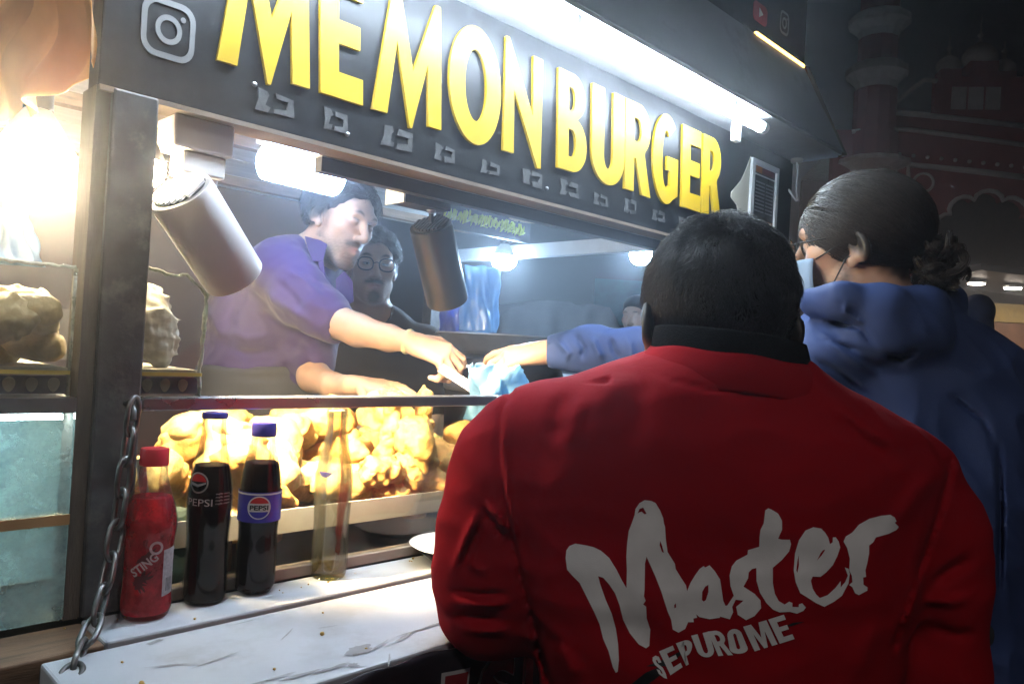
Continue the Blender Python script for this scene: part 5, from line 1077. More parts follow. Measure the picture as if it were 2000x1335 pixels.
    for c_ in range(80):
        q_ = np.where(clump == c_)[0]
        if len(q_): ST[q_] = ST[q_[0]][None]+rg.normal(size=(len(q_), 1, 3))*.0028+rg.normal(size=(len(q_), k, 3))*.0003
    curves_obj('curly_bun', ST, .0008, mh, ho)
    # jacket with a thick hood folded round the neck
    hood = union([chain_f([(1588, 592, 1.43, 26), (1640, 588, 1.385, 34), (1720, 602, 1.375, 40), (1800, 600, 1.42, 38), (1845, 592, 1.50, 34), (1830, 590, 1.58, 32), (1700, 590, 1.62, 30), (1610, 592, 1.56, 28)], .02), f_ell(Q(1735, 652, 1.385), (rp(85, 1.4), rp(52, 1.4), .045)), f_ell(Q(1790, 650, 1.40), (rp(70, 1.4), rp(55, 1.4), .05))], .03)
    creases = [([(1590, 640), (1650, 690), (1720, 740)], 9, .007), ([(1575, 690), (1640, 730), (1700, 780)], 8, -.007), ([(1570, 720), (1630, 755), (1690, 800)], 9, .007), ([(1568, 770), (1620, 785), (1660, 790)], 8, -.006), ([(1580, 800), (1640, 815), (1690, 780)], 9, .007), ([(1590, 655), (1640, 672), (1690, 690)], 6, -.005), ([(1600, 830), (1660, 850), (1740, 830)], 10, -.005),
               ([(1600, 625), (1680, 640), (1720, 690)], 7, -.007), ([(1720, 690), (1760, 700), (1800, 680)], 8, -.008), ([(1655, 580), (1650, 610), (1700, 640)], 6, .004), ([(1950, 850), (1955, 1000), (1952, 1190)], 6, -.010), ([(1840, 760), (1920, 820), (1950, 880)], 5, -.004), ([(1700, 900), (1760, 930), (1850, 940)], 14, .004),
               ([(1080, 655), (1110, 690), (1100, 715)], 7, .005), ([(1120, 645), (1140, 680), (1135, 712)], 7, -.006), ([(1150, 645), (1165, 680), (1180, 715)], 8, .006), ([(1190, 650), (1200, 685), (1225, 712)], 7, -.006), ([(1225, 650), (1235, 690), (1250, 712)], 8, .005)]
    def jacket(P):
        d = smin(smin(smin(torso(P), sl(P), .03), sr(P), .015), hood(P), .018); band = np.abs(d) < .03; x = np.zeros(len(P))
        if band.any():
            p = P[band]; a = .0014*snoise(p, 22, 6)+.0045*crease(p*np.array([.7, 1, 1]), 34, 7)+.002*crease(p, 85, 8)
            for pl_, ww, hh in creases: a = a+pxfold(p, pl_, ww*.75, hh*1.7)
            x[band] = a
        hole = f_cap(hd.W((0, -.028, -.02)), hd.W((0, -.03, -.13)), .066, .07)
        cuff = f_cap(Q(1076, 687, 1.702), Q(1040, 690, 1.715), .030, .030)
        return smax(smax(d+x, -hole(P), .01), -cuff(P), .004)
    jlo, jhi = box_of([Q(*s_[:3]) for s_ in sleeveL+sleeveR]+[Q(1700, 560, 1.34), Q(1700, 560, 1.66), Q(1800, 1500, 1.5), Q(1800, 900, 1.36), Q(1800, 900, 1.64)], .075)
    mj = M('blue_nylon', (.040, .064, .17), .6, var=.12, scale=5, bump=.1, bscale=400, spec=.15)
    jo, JV, JF = figure('jacket', jacket, jlo, jhi, .0042, mj, t)
    q_ = Q(1072, 687, 1.703); dr = np.array([1, .02, -.1]); rg_ = MB().lathe([(.028, -.004), (.0325, -.003), (.0335, .002), (.0315, .005)], q_, dr, 24); mobj('cuff', c2w(np.array(rg_.V)), rg_.F, M('dark_cuff', (.03, .04, .07), .6), jo, True)
    # face mask with ear loops, and glasses
    mk = []; NU, NV = 18, 12
    for j in range(NV+1):
        for i in range(NU+1):
            a = -1.25+2.5*i/NU; z = -.012-.088*j/NV; r = .072+.010*math.sin(3.14*j/NV); yy = .044+math.cos(a)*(.068+.012*math.sin(3.14*j/NV)-.012*(j/NV)); mk.append(hd.W((math.sin(a)*r*.98, yy, z+.0015*math.sin(j*3.1))))
    F = [[j*(NU+1)+i, j*(NU+1)+i+1, (j+1)*(NU+1)+i+1, (j+1)*(NU+1)+i] for j in range(NV) for i in range(NU)]
    mo = mobj('face_mask', c2w(np.array(mk)), F, M('mask_cloth', (.22, .30, .40), .8, var=.05), t, True); mo.modifiers.new('t', 'SOLIDIFY').thickness = .0012
    for sg in (-1, 1):
        for z0, z1_ in ((-.014, .012), (-.096, -.02)):
            pth = [hd.W((sg*.068, .062, z0)), hd.W((sg*.0775, .038, z0*.6+z1_*.4)), hd.W((sg*.0815, .012, z1_)), hd.W((sg*.0845, -.012, z1_*.8+.006)), hd.W((sg*.083, -.03, 0))]; tb = MB().tube(pth, .0014, 6); mobj('ear_loop', c2w(np.array(tb.V)), tb.F, m_dark, mo, True)
    gl = MB()
    for sg in (-1, 1):
        ringp = [hd.W((sg*.034+.023*math.cos(a), .110-.004*abs(math.cos(a)), .010+.019*math.sin(a))) for a in np.linspace(0, 2*math.pi, 22)[:-1]]; gl.tube(ringp, .0011, 6, closed=True); gl.tube([hd.W((sg*.058, .104, .016)), hd.W((sg*.074, .07, .018)), hd.W((sg*.081, .01, .020)), hd.W((sg*.082, -.008, .012))], .0013, 6)
    gl.tube([hd.W((-.011, .113, .014)), hd.W((0, .1165, .017)), hd.W((.011, .113, .014))], .0011, 6)
    go = mobj('glasses', c2w(np.array(gl.V)), gl.F, M('glasses_frame', (.02, .02, .022), .3, metal=.6), t, True)
    for sg in (-1, 1):
        V = [hd.W((sg*.034, .110, .010))]+[hd.W((sg*.034+.022*math.cos(a), .110-.004*abs(math.cos(a)), .010+.018*math.sin(a))) for a in np.linspace(0, 2*math.pi, 22)[:-1]]; mobj('lens', c2w(np.array(V)), [[0, i, i % 21+1] for i in range(1, 22)], m_clear, go)
    bm = c2w(Q(1800, 1480, 1.5)[None])[0]
    legs(t, (bm[0], bm[1], .98), ((bm[0]-.09, bm[1]+.08, 0), (bm[0]+.09, bm[1]-.06, 0)), M('dark_trousers', (.03, .03, .035), .8, var=.2), m_dark, hw=.17)
blue_man()

# ------------------------------------------------------------------ seller in the purple shirt, leaning over the food
def purple_man():
    gp = onD(520, 800, 2.15); t = thing('person', (gp[0], gp[1], .2), 'person in a purple shirt and grey apron leaning forward to serve with one hand', 'person')
    hd = Head(Q(664, 434, 2.08), (.80, -.30, -.52), (.30, .95, .05), .98, closed_eyes=True)
    skin = (.58, .38, .28)
    rows = [(468, 592, 48, 2.10, .07), (492, 575, 84, 2.11, .10), (530, 552, 112, 2.12, .125), (590, 533, 122, 2.12, .135), (650, 524, 116, 2.12, .135), (720, 518, 112, 2.12, .13), (800, 514, 110, 2.13, .13), (960, 510, 108, 2.14, .125)]
    slv = [(550, 528, 2.02, 66), (592, 580, 1.96, 60), (628, 612, 1.92, 50), (650, 629, 1.90, 42)]
    arm = [(550, 528, 2.02, 42), (600, 590, 1.94, 38), (645, 622, 1.90, 34), (700, 645, 1.86, 31), (760, 660, 1.815, 25), (800, 668, 1.78, 20)]
    slv2 = [(612, 540, 2.16, 50), (618, 640, 2.08, 44), (612, 705, 2.02, 40)]
    arm2 = [(612, 540, 2.16, 36), (618, 640, 2.08, 33), (612, 735, 1.99, 30), (650, 752, 1.90, 24), (688, 752, 1.84, 19)]
    torso = loft_f(rows); inner = loft_f([(v, u, max(26, h*.86), d, b-.018) for v, u, h, d, b in rows])
    w_ = Q(805, 669, 1.775); hR = hand_f(w_, (.92, -.34, -.1), (.3, .72, -.62), -1, .7, 1.0, .45, .9, curls=[.60, .74, .84, .95]); hL = hand_f(Q(690, 752, 1.84), (1, -.05, -.1), (.05, .95, -.3), 1, .16, .92, .2)
    a1 = chain_f(arm, .015); a2 = chain_f(arm2, .015); nk = f_cap(hd.W((0, -.02, -.06)), Q(588, 530, 2.1), .054, .075)
    def body(P): return smin(smin(smin(smin(smin(smin(hd.f(P), nk(P), .02), inner(P), .03), a1(P), .02), hR(P), .008), a2(P), .02), hL(P), .008)
    lo, hi = box_of([Q(*s_[:3]) for s_ in arm+arm2]+[Q(664, 330, 2.1), Q(664, 330, 2.25), Q(664, 330, 1.95), Q(400, 900, 2.15), Q(910, 780, 1.72), Q(400, 900, 2.28)], .05); hi[1] += .03
    hl = region_line([-.14, -.10, -.06, -.02, .004, .02, .05, .075, .10, .13], [-.09, -.082, -.06, -.03, -.004, .014, .052, .082, .098, .11])
    figure('body', body, lo, hi, .0031, SKIN('skin_light'), t, lambda P: masks(hd, P, skin, beard=('full', (.10, .075, .065)), scalp=hl))
    mh = HAIR('black_hair', (.010, .009, .010), .36)
    hairf = hair_shell(hd, hl, .017, lambda P: .0035*snoise(P, 90, 13)+.0015*snoise(P, 240, 14), .005)
    hlo, hhi = box_of([hd.W((sx, sy, sz)) for sx in (-.12, .12) for sy in (-.15, .15) for sz in (-.13, .17)], .02)
    ho, HV, HF = figure('hair', hairf, hlo, hhi, .0035, HBASE(), t)
    L = hd.L(HV); good = ((hl(L) < -.008) & ear_free(hd, HV) & (L[:, 1] < .075))[HF].all(1); roots = sample_roots(HV, HF[good], 6500, 3); back = hd.W((0, -.14, -.04)); lev = hd.cran(.012)
    curves_obj('hair_strands', grow(roots, lev, lambda P: (back-P)/(np.linalg.norm(back-P, axis=1, keepdims=True)+1e-6)+.22*np.stack([snoise(P, 70, 51), snoise(P, 70, 52), snoise(P, 70, 53)], 1), .06, 8, lift=.10, jit=.18, curl=.25, cfreq=.8, seed=9), .0007, mh, ho)
    creases = [([(500, 560), (560, 600), (620, 640)], 9, .008), ([(490, 590), (550, 640), (600, 660)], 9, -.009), ([(430, 640), (480, 660), (560, 650)], 9, .008), ([(425, 670), (490, 690), (560, 680)], 9, -.008), ([(430, 720), (500, 720), (580, 700)], 10, .007), ([(560, 650), (600, 680), (625, 740)], 8, .007), ([(470, 560), (450, 620), (440, 680)], 10, -.006), ([(540, 520), (590, 540), (640, 590)], 7, .005), ([(530, 540), (570, 575), (600, 620)], 7, -.006), ([(560, 510), (620, 560), (655, 600)], 6, -.004), ([(600, 660), (610, 700), (590, 745)], 8, -.007)]
    sv = chain_f(slv, .02); sv2 = chain_f(slv2, .02)
    vcut = f_cap(Q(650, 545, 1.97), Q(632, 600, 1.96), .026, .008); ncut = f_cap(hd.W((0, -.02, -.06)), Q(598, 505, 2.08), .060, .066); ccut = f_cap(Q(658, 632, 1.895), Q(700, 650, 1.86), .040, .046)
    def shirt(P):
        d = smin(smin(torso(P), sv(P), .03), sv2(P), .03); band = np.abs(d) < .03; x = np.zeros(len(P))
        if band.any():
            p = P[band]; a = .0014*snoise(p, 30, 16)+.0045*crease(p*np.array([.7, 1, 1]), 40, 17)+.0018*crease(p, 95, 18)
            for pl_, ww, hh in creases: a = a+pxfold(p, pl_, ww, hh)
            x[band] = a
        return smax(smax(smax(d+x, -ncut(P), .006), -vcut(P), .006), -ccut(P), .004)
    jlo, jhi = box_of([Q(*s_[:3]) for s_ in slv+slv2]+[Q(590, 460, 2.1), Q(400, 960, 2.15), Q(400, 800, 2.28), Q(640, 800, 1.98)], .06)
    ms = M('purple_cotton', (.042, .019, .125), .8, var=.12, scale=8, bump=.15, bscale=300, sheen=.2)
    so, SV, SF = figure('shirt', shirt, jlo, jhi, .0048, ms, t)
    # collar leaves and placket
    for nm, poly in (('collar_leaf', [(596, 462, 2.03), (626, 470, 2.0), (640, 478, 1.985), (631, 512, 1.955), (612, 512, 1.965), (603, 490, 1.99)]), ('collar_leaf', [(655, 545, 1.99), (672, 530, 2.02), (688, 550, 2.02), (690, 590, 2.0), (668, 600, 1.97), (655, 575, 1.965)]), ('placket', [(622, 512, 1.955), (632, 510, 1.955), (640, 560, 1.945), (640, 610, 1.945), (630, 610, 1.945), (628, 560, 1.945)])):
        V = [Q(*p_) for p_ in poly]; o_ = mobj(nm, c2w(np.array(V)), [list(range(len(V)))], ms, so); md = o_.modifiers.new('t', 'SOLIDIFY'); md.thickness = .004; md = o_.modifiers.new('b', 'BEVEL'); md.width = .0015
    ap = loft_f([(712, 512, 119, 2.12, .142), (740, 512, 121, 2.12, .144), (800, 510, 122, 2.12, .144), (1000, 508, 126, 2.13, .146), (1300, 508, 130, 2.13, .146)], cap=.006)
    figure('apron', lambda P: ap(P)+.003*snoise(P, 40, 5)+pxfold(P, [(430, 730), (500, 738), (590, 735)], 5, -.006), *box_of([Q(380, 700, 2.12), Q(650, 1310, 2.14), Q(500, 900, 1.95), Q(500, 900, 2.29)], .02), .008, M('grey_apron', (.045, .05, .056), .8, var=.15), t)
    # bracelet and tongs
    br = MB().lathe([(.0285, -.006), (.0305, 0), (.0285, .006)], Q(797, 667, 1.782), (1, -.25, -.2), 24); mobj('bracelet', c2w(np.array(br.V)), br.F, M('beads', (.6, .55, .3), .4), t, True)
    bm = c2w(Q(510, 960, 2.14)[None])[0]; legs(t, (bm[0], bm[1], 1.0), ((bm[0]-.1, bm[1]+.03, .2), (bm[0]+.1, bm[1]+.03, .2)), M('dark_trousers', (.03, .03, .035), .8, var=.2), m_dark)
    tg = thing('food_tongs', onD(870, 730, 1.74), 'dark metal tongs held in the hand of the person in purple', 'tongs')
    for k_ in (0, 1):
        tb = MB().obox(Q(858, 712+8*k_, 1.745), Q(925, 757+4*k_, 1.70), .016, .002, up=(0, .4, -1)); mobj('arm', c2w(np.array(tb.V)), tb.F, m_steel, tg)
purple_man()

# ------------------------------------------------------------------ bearded man with glasses in a black T-shirt
def black_man():
    gp = onD(735, 800, 2.55); t = thing('person', (gp[0], gp[1], .2), 'person in a black T-shirt with glasses and goatee standing behind the counter', 'person')
    hd = Head(Q(727, 523, 2.52), (.30, -.06, -.95), (.07, 1, 0), .98, closed_eyes=True)
    skin = (.62, .42, .30)
    rows = [(598, 728, 42, 2.55, .06), (622, 728, 80, 2.56, .085), (650, 730, 112, 2.57, .105), (700, 733, 122, 2.57, .115), (780, 735, 118, 2.57, .115), (960, 735, 112, 2.57, .115)]
    torso = loft_f(rows); inner = loft_f([(v, u, max(22, h*.86), d, b-.016) for v, u, h, d, b in rows]); nk = f_cap(hd.W((0, -.02, -.06)), Q(728, 620, 2.55), .052, .065)
    s1 = [(632, 668, 2.57, 36), (618, 730, 2.57, 34), (612, 790, 2.55, 31)]; s2 = [(832, 668, 2.57, 36), (848, 730, 2.57, 34), (852, 790, 2.55, 31)]
    f1, f2 = chain_f(s1, .02), chain_f(s2, .02); b1_ = chain_f([(u, v, d, r*.7) for u, v, d, r in s1]+[(615, 880, 2.5, 20), (650, 960, 2.4, 16)], .02); b2_ = chain_f([(u, v, d, r*.7) for u, v, d, r in s2]+[(850, 880, 2.5, 20), (815, 960, 2.4, 16)], .02)
    h1 = hand_f(Q(655, 965, 2.39), (.6, -.4, -.6), (0, .8, -.5), 1, .4); h2 = hand_f(Q(810, 965, 2.39), (-.6, -.4, -.6), (0, .8, -.5), -1, .4)
    def body(P): return smin(smin(smin(smin(hd.f(P), nk(P), .02), inner(P), .03), smin(b1_(P), b2_(P), .01), .02), smin(h1(P), h2(P), .004), .008)
    lo, hi = box_of([Q(727, 420, 2.5), Q(580, 1040, 2.6), Q(880, 1040, 2.3), Q(727, 500, 2.72)], .06)
    hl = region_line([-.14, -.10, -.06, -.02, .004, .02, .045, .07, .10, .13], [-.09, -.082, -.06, -.03, -.006, .006, .035, .078, .094, .1])
    figure('body', body, lo, hi, .0028, SKIN('skin_mid'), t, lambda P: masks(hd, P, skin, beard=('goatee', (.012, .009, .009)), lips=(.34, .17, .15), scalp=hl)); small_eyes(hd, t, .002)
    mh = HAIR('black_hair', (.010, .009, .010), .36)
    hairf = hair_shell(hd, hl, .016, lambda P: .003*snoise(P, 110, 13)+.0015*snoise(P, 260, 14), .006)
    ho, HV, HF = figure('hair', hairf, *box_of([hd.W((sx, sy, sz)) for sx in (-.12, .12) for sy in (-.15, .15) for sz in (-.13, .17)], .02), .0035, HBASE(), t)
    L = hd.L(HV); good = ((hl(L) < -.008) & ear_free(hd, HV) & (L[:, 1] < .075))[HF].all(1); roots = sample_roots(HV, HF[good], 3500, 3); lev = hd.cran(.010)
    curves_obj('hair_strands', grow(roots, lev, lambda P: -np.tile(hd.R[:, 1], (len(P), 1))+.4*np.stack([snoise(P, 70, 51), snoise(P, 70, 52), snoise(P, 70, 53)], 1), .03, 6, lift=.4, jit=.3, curl=.2, seed=9), .0006, mh, ho)
    ncut = f_cap(hd.W((0, -.01, -.07)), Q(728, 612, 2.51), .058, .062)
    figure('t_shirt', lambda P: smax(smin(torso(P), smin(f1(P), f2(P), .01), .03)+.002*snoise(P, 35, 16)+.0015*snoise(P, 80, 18), -ncut(P), .006), *box_of([Q(728, 590, 2.5), Q(580, 960, 2.6), Q(885, 960, 2.6), Q(728, 800, 2.43), Q(728, 800, 2.7)], .05), .006, M('black_cotton', (.022, .023, .027), .85, var=.15, scale=10, bump=.2, bscale=300, sheen=.2), t)
    gl = MB()
    for sg in (-1, 1):
        rp_ = [hd.W((sg*.034+.0245*math.copysign(abs(math.cos(a))**.8, math.cos(a)), .104-.003*abs(math.cos(a)), .008+.0205*math.copysign(abs(math.sin(a))**.85, math.sin(a)))) for a in np.linspace(0, 2*math.pi, 26)[:-1]]; gl.tube(rp_, .0024, 6, closed=True); gl.tube([hd.W((sg*.059, .100, .018)), hd.W((sg*.075, .06, .018)), hd.W((sg*.082, .0, .018))], .0018, 6)
    gl.tube([hd.W((-.0095, .106, .012)), hd.W((0, .110, .015)), hd.W((.0095, .106, .012))], .0016, 6)
    go = mobj('glasses', c2w(np.array(gl.V)), gl.F, M('clear_frame', (.10, .095, .10), .25, var=.05), t, True)
    for sg in (-1, 1):
        V = [hd.W((sg*.034, .1035, .008))]+[hd.W((sg*.034+.024*math.cos(a), .1035-.003*abs(math.cos(a)), .008+.02*math.sin(a))) for a in np.linspace(0, 2*math.pi, 22)[:-1]]; mobj('lens', c2w(np.array(V)), [[0, i, i % 21+1] for i in range(1, 22)], m_clear, go)
    bm = c2w(Q(735, 960, 2.57)[None])[0]; legs(t, (bm[0], bm[1], 1.0), ((bm[0]-.09, bm[1]+.03, .2), (bm[0]+.09, bm[1]-.03, .2)), M('dark_trousers', (.03, .03, .035), .8, var=.2), m_dark)
black_man()
# ------------------------------------------------------------------ things inside the stall on the right
def sheet(name, fn, nu, nv, mat, parent=None, solid=.0008): return MB().grid(fn, nu, nv).build(name, mat, parent, smooth=True, solid=solid)
m_bag = TL('blue_plastic_bag', (.35, .68, .95), trans=.55, rough=.3, gloss=.12, clear=.25, var=.1, scale=30); m_bag2 = TL('deep_blue_bag', (.08, .22, .75), trans=.5, rough=.3, gloss=.1, clear=.1, var=.15)
def bag(name, c, h, r0, r1, label, mat, seed, crumple=.25, lean=(0, 0)):
    rg = random.Random(seed); ph = [rg.uniform(0, 6.3) for _ in range(8)]
    def f(a, b):
        t_ = a*2*math.pi; r = (r0+(r1-r0)*b)*(1+crumple*(.5*math.sin(3*t_+ph[0]+4*b)+.35*math.sin(5*t_+ph[1]-6*b)+.25*math.sin(9*t_+ph[2]+9*b)+.15*math.sin(15*t_+ph[3]+13*b)))
        return (c[0]+r*math.cos(t_)+lean[0]*b, c[1]+r*math.sin(t_)+lean[1]*b, c[2]+h*b+.012*crumple*math.sin(6*t_+ph[4])*b)
    o = sheet(name, f, 60, 30, mat); tag(o, label, 'plastic bag', 'blue plastic bags'); return o
q = onD(935, 648, 2.62); bag('plastic_bag', q, .22, .062, .055, 'tall pale blue plastic bag standing under the cool bulb', m_bag, 1, .22)
q = onD(884, 652, 2.75); bag('plastic_bag', q, .13, .04, .045, 'deep blue plastic bag behind the pale standing bag', m_bag2, 2, .3)
q = onD(955, 822, 1.60); bag('plastic_bag', q, .115, .040, .052, 'crumpled light blue bag held open over the rail by the blue sleeve', m_bag, 3, .45, (.01, 0))
q = onD(20, 515, 1.75); bag('plastic_bag', q, .12, .055, .03, 'light blue plastic bag standing on the upper glass case', m_bag, 4, .3)
# wide pan on a stove
pn = onD(990, 668, 2.05); pan = thing('frying_pan', (pn[0], pn[1], 1.098), 'wide dark pan with a pale rim on the stove behind the counter', 'pan')
pc = (pn[0]+.06, pn[1]+.06, 1.43)
MB().lathe([(.11, 0), (.15, .012), (.19, .05), (.2, .052), (.197, .056), (.15, .02), (.10, .008)], pc, n=44).build('pan', m_steel, pan, smooth=.6)
MB().lathe([(.14, -.34), (.16, -.33), (.165, -.06), (.15, -.012)], pc, n=32).build('stove_drum', M('black_drum', (.03, .03, .034), .4, metal=.5, var=.3), pan, smooth=.6)
MB().lathe([(.163, -.10), (.170, -.095), (.170, -.075), (.163, -.07)], pc, n=32, cap=False).build('drum_band', m_greymetal, pan, smooth=True)
# boxes at the end of the counter
bx = thing('storage_box', onD(1070, 740, 2.3), 'teal edged plastic box at the end of the counter', 'box'); q = onD(1060, 790, 2.2)
MB().box((q[0], q[1], 1.098), (q[0]+.3, q[1]+.25, 1.36)).build('body', M('teal_plastic', (.08, .3, .3), .4, var=.1), bx, bevel=.006); MB().box((q[0]-.006, q[1]-.006, 1.36), (q[0]+.306, q[1]+.256, 1.378)).build('lid', m_greymetal, bx, bevel=.004)
# ------------------------------------------------------------------ street beyond the open end of the stall
cover = thing('covered_cart', onD(1090, 700, 4.6), 'cart under a grey cover standing beyond the open end of the stall', 'cart'); c0 = onD(985, 700, 4.5); c1 = onD(1215, 700, 4.7); ax = (c1-c0); ax[2] = 0; nrm = np.cross(ax/np.linalg.norm(ax), [0, 0, 1])
def cov(a, b):
    p = c0+ax*(a*1.15-.05); hgt = 1.70-.12*(2*a-1)**4-.28*max(0, a-.8)*4; k = min(1, b*2.2); dz = hgt*(k if b < .45 else 1)+.01*math.sin(a*30)+.012*math.sin(a*13+b*7); off = 0 if b < .45 else (b-.45)*1.6
    return (p[0]-nrm[0]*off+nrm[0]*.02*math.sin(a*24), p[1]-nrm[1]*off+nrm[1]*.02*math.sin(a*24), min(dz, hgt)+.05)
sheet('cover', cov, 60, 24, M('grey_cover', (.2, .2, .21), .7, var=.1, bump=.2, bscale=12), cover, .003)
wl = thing('back_street_wall', onD(1100, 700, 7.5), 'dark painted wall across the back lane', 'wall'); w0 = onD(700, 700, 7.6); w1 = onD(1360, 700, 7.8); wd = w1-w0; wd[2] = 0; wn = np.cross(wd/np.linalg.norm(wd), [0, 0, 1])
def wbox(nm, a, b, z0, z1, off, mt, par): pa = w0+wd*a+wn*off; pb = w0+wd*b+wn*off; return MB().obox((pa[0], pa[1], (z0+z1)/2), (pb[0], pb[1], (z0+z1)/2), .04, z1-z0).build(nm, mt, par)
wbox('wall', -.3, 1.2, 0, 4.2, 0, M('night_wall', (.05, .05, .06), .8, var=.3, scale=2, bump=.3), wl)
bt = thing('wall_banner', w0+wd*.76, 'teal banner hung on the dark wall of the back lane', 'banner'); wbox('cloth', .68, .83, 1.75, 2.2, .05, M('teal_cloth', (.03, .16, .17), .7, var=.2), bt)
bt = thing('wall_banner', w0+wd*.86, 'maroon banner hung on the dark wall of the back lane', 'banner'); wbox('cloth', .78, .90, 1.52, 1.96, .12, M('maroon_cloth', (.16, .03, .05), .7, var=.2), bt)
# person walking past beyond the stall
def passer(u, v, d, label, fw, shirt, hood=None):
    gp = onD(u, 800, d); t = thing('person', (gp[0], gp[1], 0), label, 'person'); hd = Head(Q(u, v, d), fw, (.05, 1, 0), 1.0); dv = FPX/d
    rows = [(v+.13*dv, u+4, .06*dv, d, .07), (v+.17*dv, u+6, .16*dv, d, .09), (v+.24*dv, u+6, .21*dv, d, .115), (v+.45*dv, u+6, .20*dv, d, .12), (v+.75*dv, u+6, .18*dv, d, .12)]
    lo, hi = box_of([Q(u-.26*dv, v-.17*dv, d-.2), Q(u+.26*dv, v+.78*dv, d+.2)], .04); tor = loft_f(rows); arms_ = [chain_f([(u+sg*.2*dv, v+.24*dv, d, .055*dv), (u+sg*.25*dv, v+.5*dv, d, .045*dv), (u+sg*.22*dv, v+.74*dv, d-.05, .04*dv)], .02) for sg in (-1, 1)]
    inner = loft_f([(a, b, max(.04*dv, c*.85), e, f_-.02) for a, b, c, e, f_ in rows]); ha = [hand_f(Q(u+sg*.22*dv, v+.76*dv, d-.06), (0, -1, -.1), (sg, 0, 0), sg, .4) for sg in (-1, 1)]
    figure('body', lambda P: smin(smin(hd.f(P), inner(P), .03), smin(ha[0](P), ha[1](P), .005), .01), lo-np.array([0, .2, 0]), hi, .0075, SKIN('skin_mid'), t, lambda P: masks(hd, P, (.42, .27, .2), beard=('stubble', (.05, .04, .035))))
    hl = region_line([-.14, -.06, .0, .05, .10, .13], [-.08, -.06, .0, .045, .085, .1])
    if hood is None: cr = hd.cran(.012); figure('hair', lambda P: smax(cr(P)+.002*snoise(P, 110, 3), hl(hd.L(P))*hd.s, .01), *box_of([hd.W((sx, sy, sz)) for sx in (-.12, .12) for sy in (-.15, .15) for sz in (-.13, .17)], .02), .006, HAIR('black_hair', (.01, .009, .01)), t)
    else: cr = hd.cran(.03); figure('hood', lambda P: smax(smin(cr(P), f_cap(hd.W((0, -.03, -.02)), hd.W((0, -.04, -.16)), .095, .11)(P), .03)+.003*snoise(P, 50, 3), -f_ell(hd.W((0, .10, -.02)), (.09, .11, .09))(P), .01), *box_of([hd.W((sx, sy, sz)) for sx in (-.14, .14) for sy in (-.17, .17) for sz in (-.3, .19)], .02), .007, hood, t)
    figure('shirt', lambda P: smin(tor(P), smin(arms_[0](P), arms_[1](P), .01), .03)+.003*snoise(P, 30, 2), lo, hi, .009, shirt, t)
    bm = c2w(Q(u, v+.75*dv, d)[None])[0]; legs(t, (bm[0], bm[1], .92), ((bm[0]-.1, bm[1], 0), (bm[0]+.1, bm[1]-.05, 0)), M('dark_trousers', (.03, .03, .035), .8, var=.2), m_dark)
passer(1246, 622, 4.2, 'person in a pale shirt passing beyond the open end of the stall', (-.6, -.05, -.8), M('pale_shirt', (.42, .44, .4), .8, var=.1))
passer(1908, 618, 5.2, 'person with a dark blue hood walking behind the blue jacket', (.5, -.05, .85), M('navy_cloth', (.03, .04, .10), .8, var=.15), M('navy_cloth', (.03, .04, .10), .8, var=.15))

# ------------------------------------------------------------------ mosque across the road
mq = thing('mosque', onD(1850, 735, 17)*np.array([1, 1, 0]), 'dark red mosque front with white trim, minaret and small domes', 'mosque')
MO = onD(1700, 729, 17.); MO[2] = 0; mdir = CR.copy(); mdir[2] = 0; mdir /= np.linalg.norm(mdir); ca, sa = math.cos(R_(-9)), math.sin(R_(-9)); mdir = np.array([mdir[0]*ca-mdir[1]*sa, mdir[0]*sa+mdir[1]*ca, 0]); mn = np.array([mdir[1], -mdir[0], 0])
if mn@(CAM-MO) < 0: mn = -mn
def mp_(u, v):
    d = ray(u, v); k = ((MO-CAM)@mn)/(d@mn); p = CAM+d*k; return (p-MO)@mdir, p[2]
def mw(s_, o_, z_): return MO+mdir*s_+mn*o_+np.array([0, 0, z_])
m_mred = M('mosque_red', (.34, .06, .075), .8, var=.2, scale=3, bump=.2, bscale=20); m_mwh = M('mosque_white', (.75, .73, .72), .7, var=.12, scale=6)
def mbox(nm, s0, s1, z0, z1, o0, o1, mt, par=mq):
    V = [mw(a, o, z) for z in (z0, z1) for a, o in ((s0, o0), (s1, o0), (s1, o1), (s0, o1))]; return MB().add(V, [[0, 3, 2, 1], [4, 5, 6, 7], [0, 1, 5, 4], [1, 2, 6, 5], [2, 3, 7, 6], [3, 0, 4, 7]]).build(nm, mt, par)
def mline(nm, px_, w_, o_, mt=m_mwh, par=mq): P = [mw(*(lambda q_: (q_[0], o_, q_[1]))(mp_(*p_))) for p_ in px_]; return MB().tube(P, w_, 6).build(nm, mt, par, smooth=True)
S0 = mp_(1735, 300)[0]; zt = mp_(1740, 215)[1]; zc = mp_(1700, 258)[1]
# front wall with real arch openings
def arch(cx, w_, z0, zs, n=5):
    P = [(cx-w_, z0), (cx-w_, zs)]
    for i in range(n):
        a0, a1 = math.pi*(1-i/n), math.pi*(1-(i+1)/n); xa, za = cx+w_*math.cos(a0), zs+w_*.95*math.sin(a0); xb, zb_ = cx+w_*math.cos(a1), zs+w_*.95*math.sin(a1); mx, mz = (xa+xb)/2, (za+zb_)/2; rr = math.dist((xa, za), (xb, zb_))/2; ang = math.atan2(zb_-za, xb-xa)
        for k in range(1, 7): t_ = math.pi*(1-k/6); P.append((mx+rr*math.cos(t_)*math.cos(ang)-rr*.75*math.sin(t_)*math.sin(ang), mz+rr*math.cos(t_)*math.sin(ang)+rr*.75*math.sin(t_)*math.cos(ang)))
    return P+[(cx+w_, z0)]
acx, azs = mp_(1920, 470)[0], mp_(1920, 470)[1]; aw = mp_(1920, 400)[0]-mp_(1830, 400)[0]
ar1 = arch(acx, aw, 0.05, azs); ar2 = arch(acx+2.9*aw, aw, .05, azs)
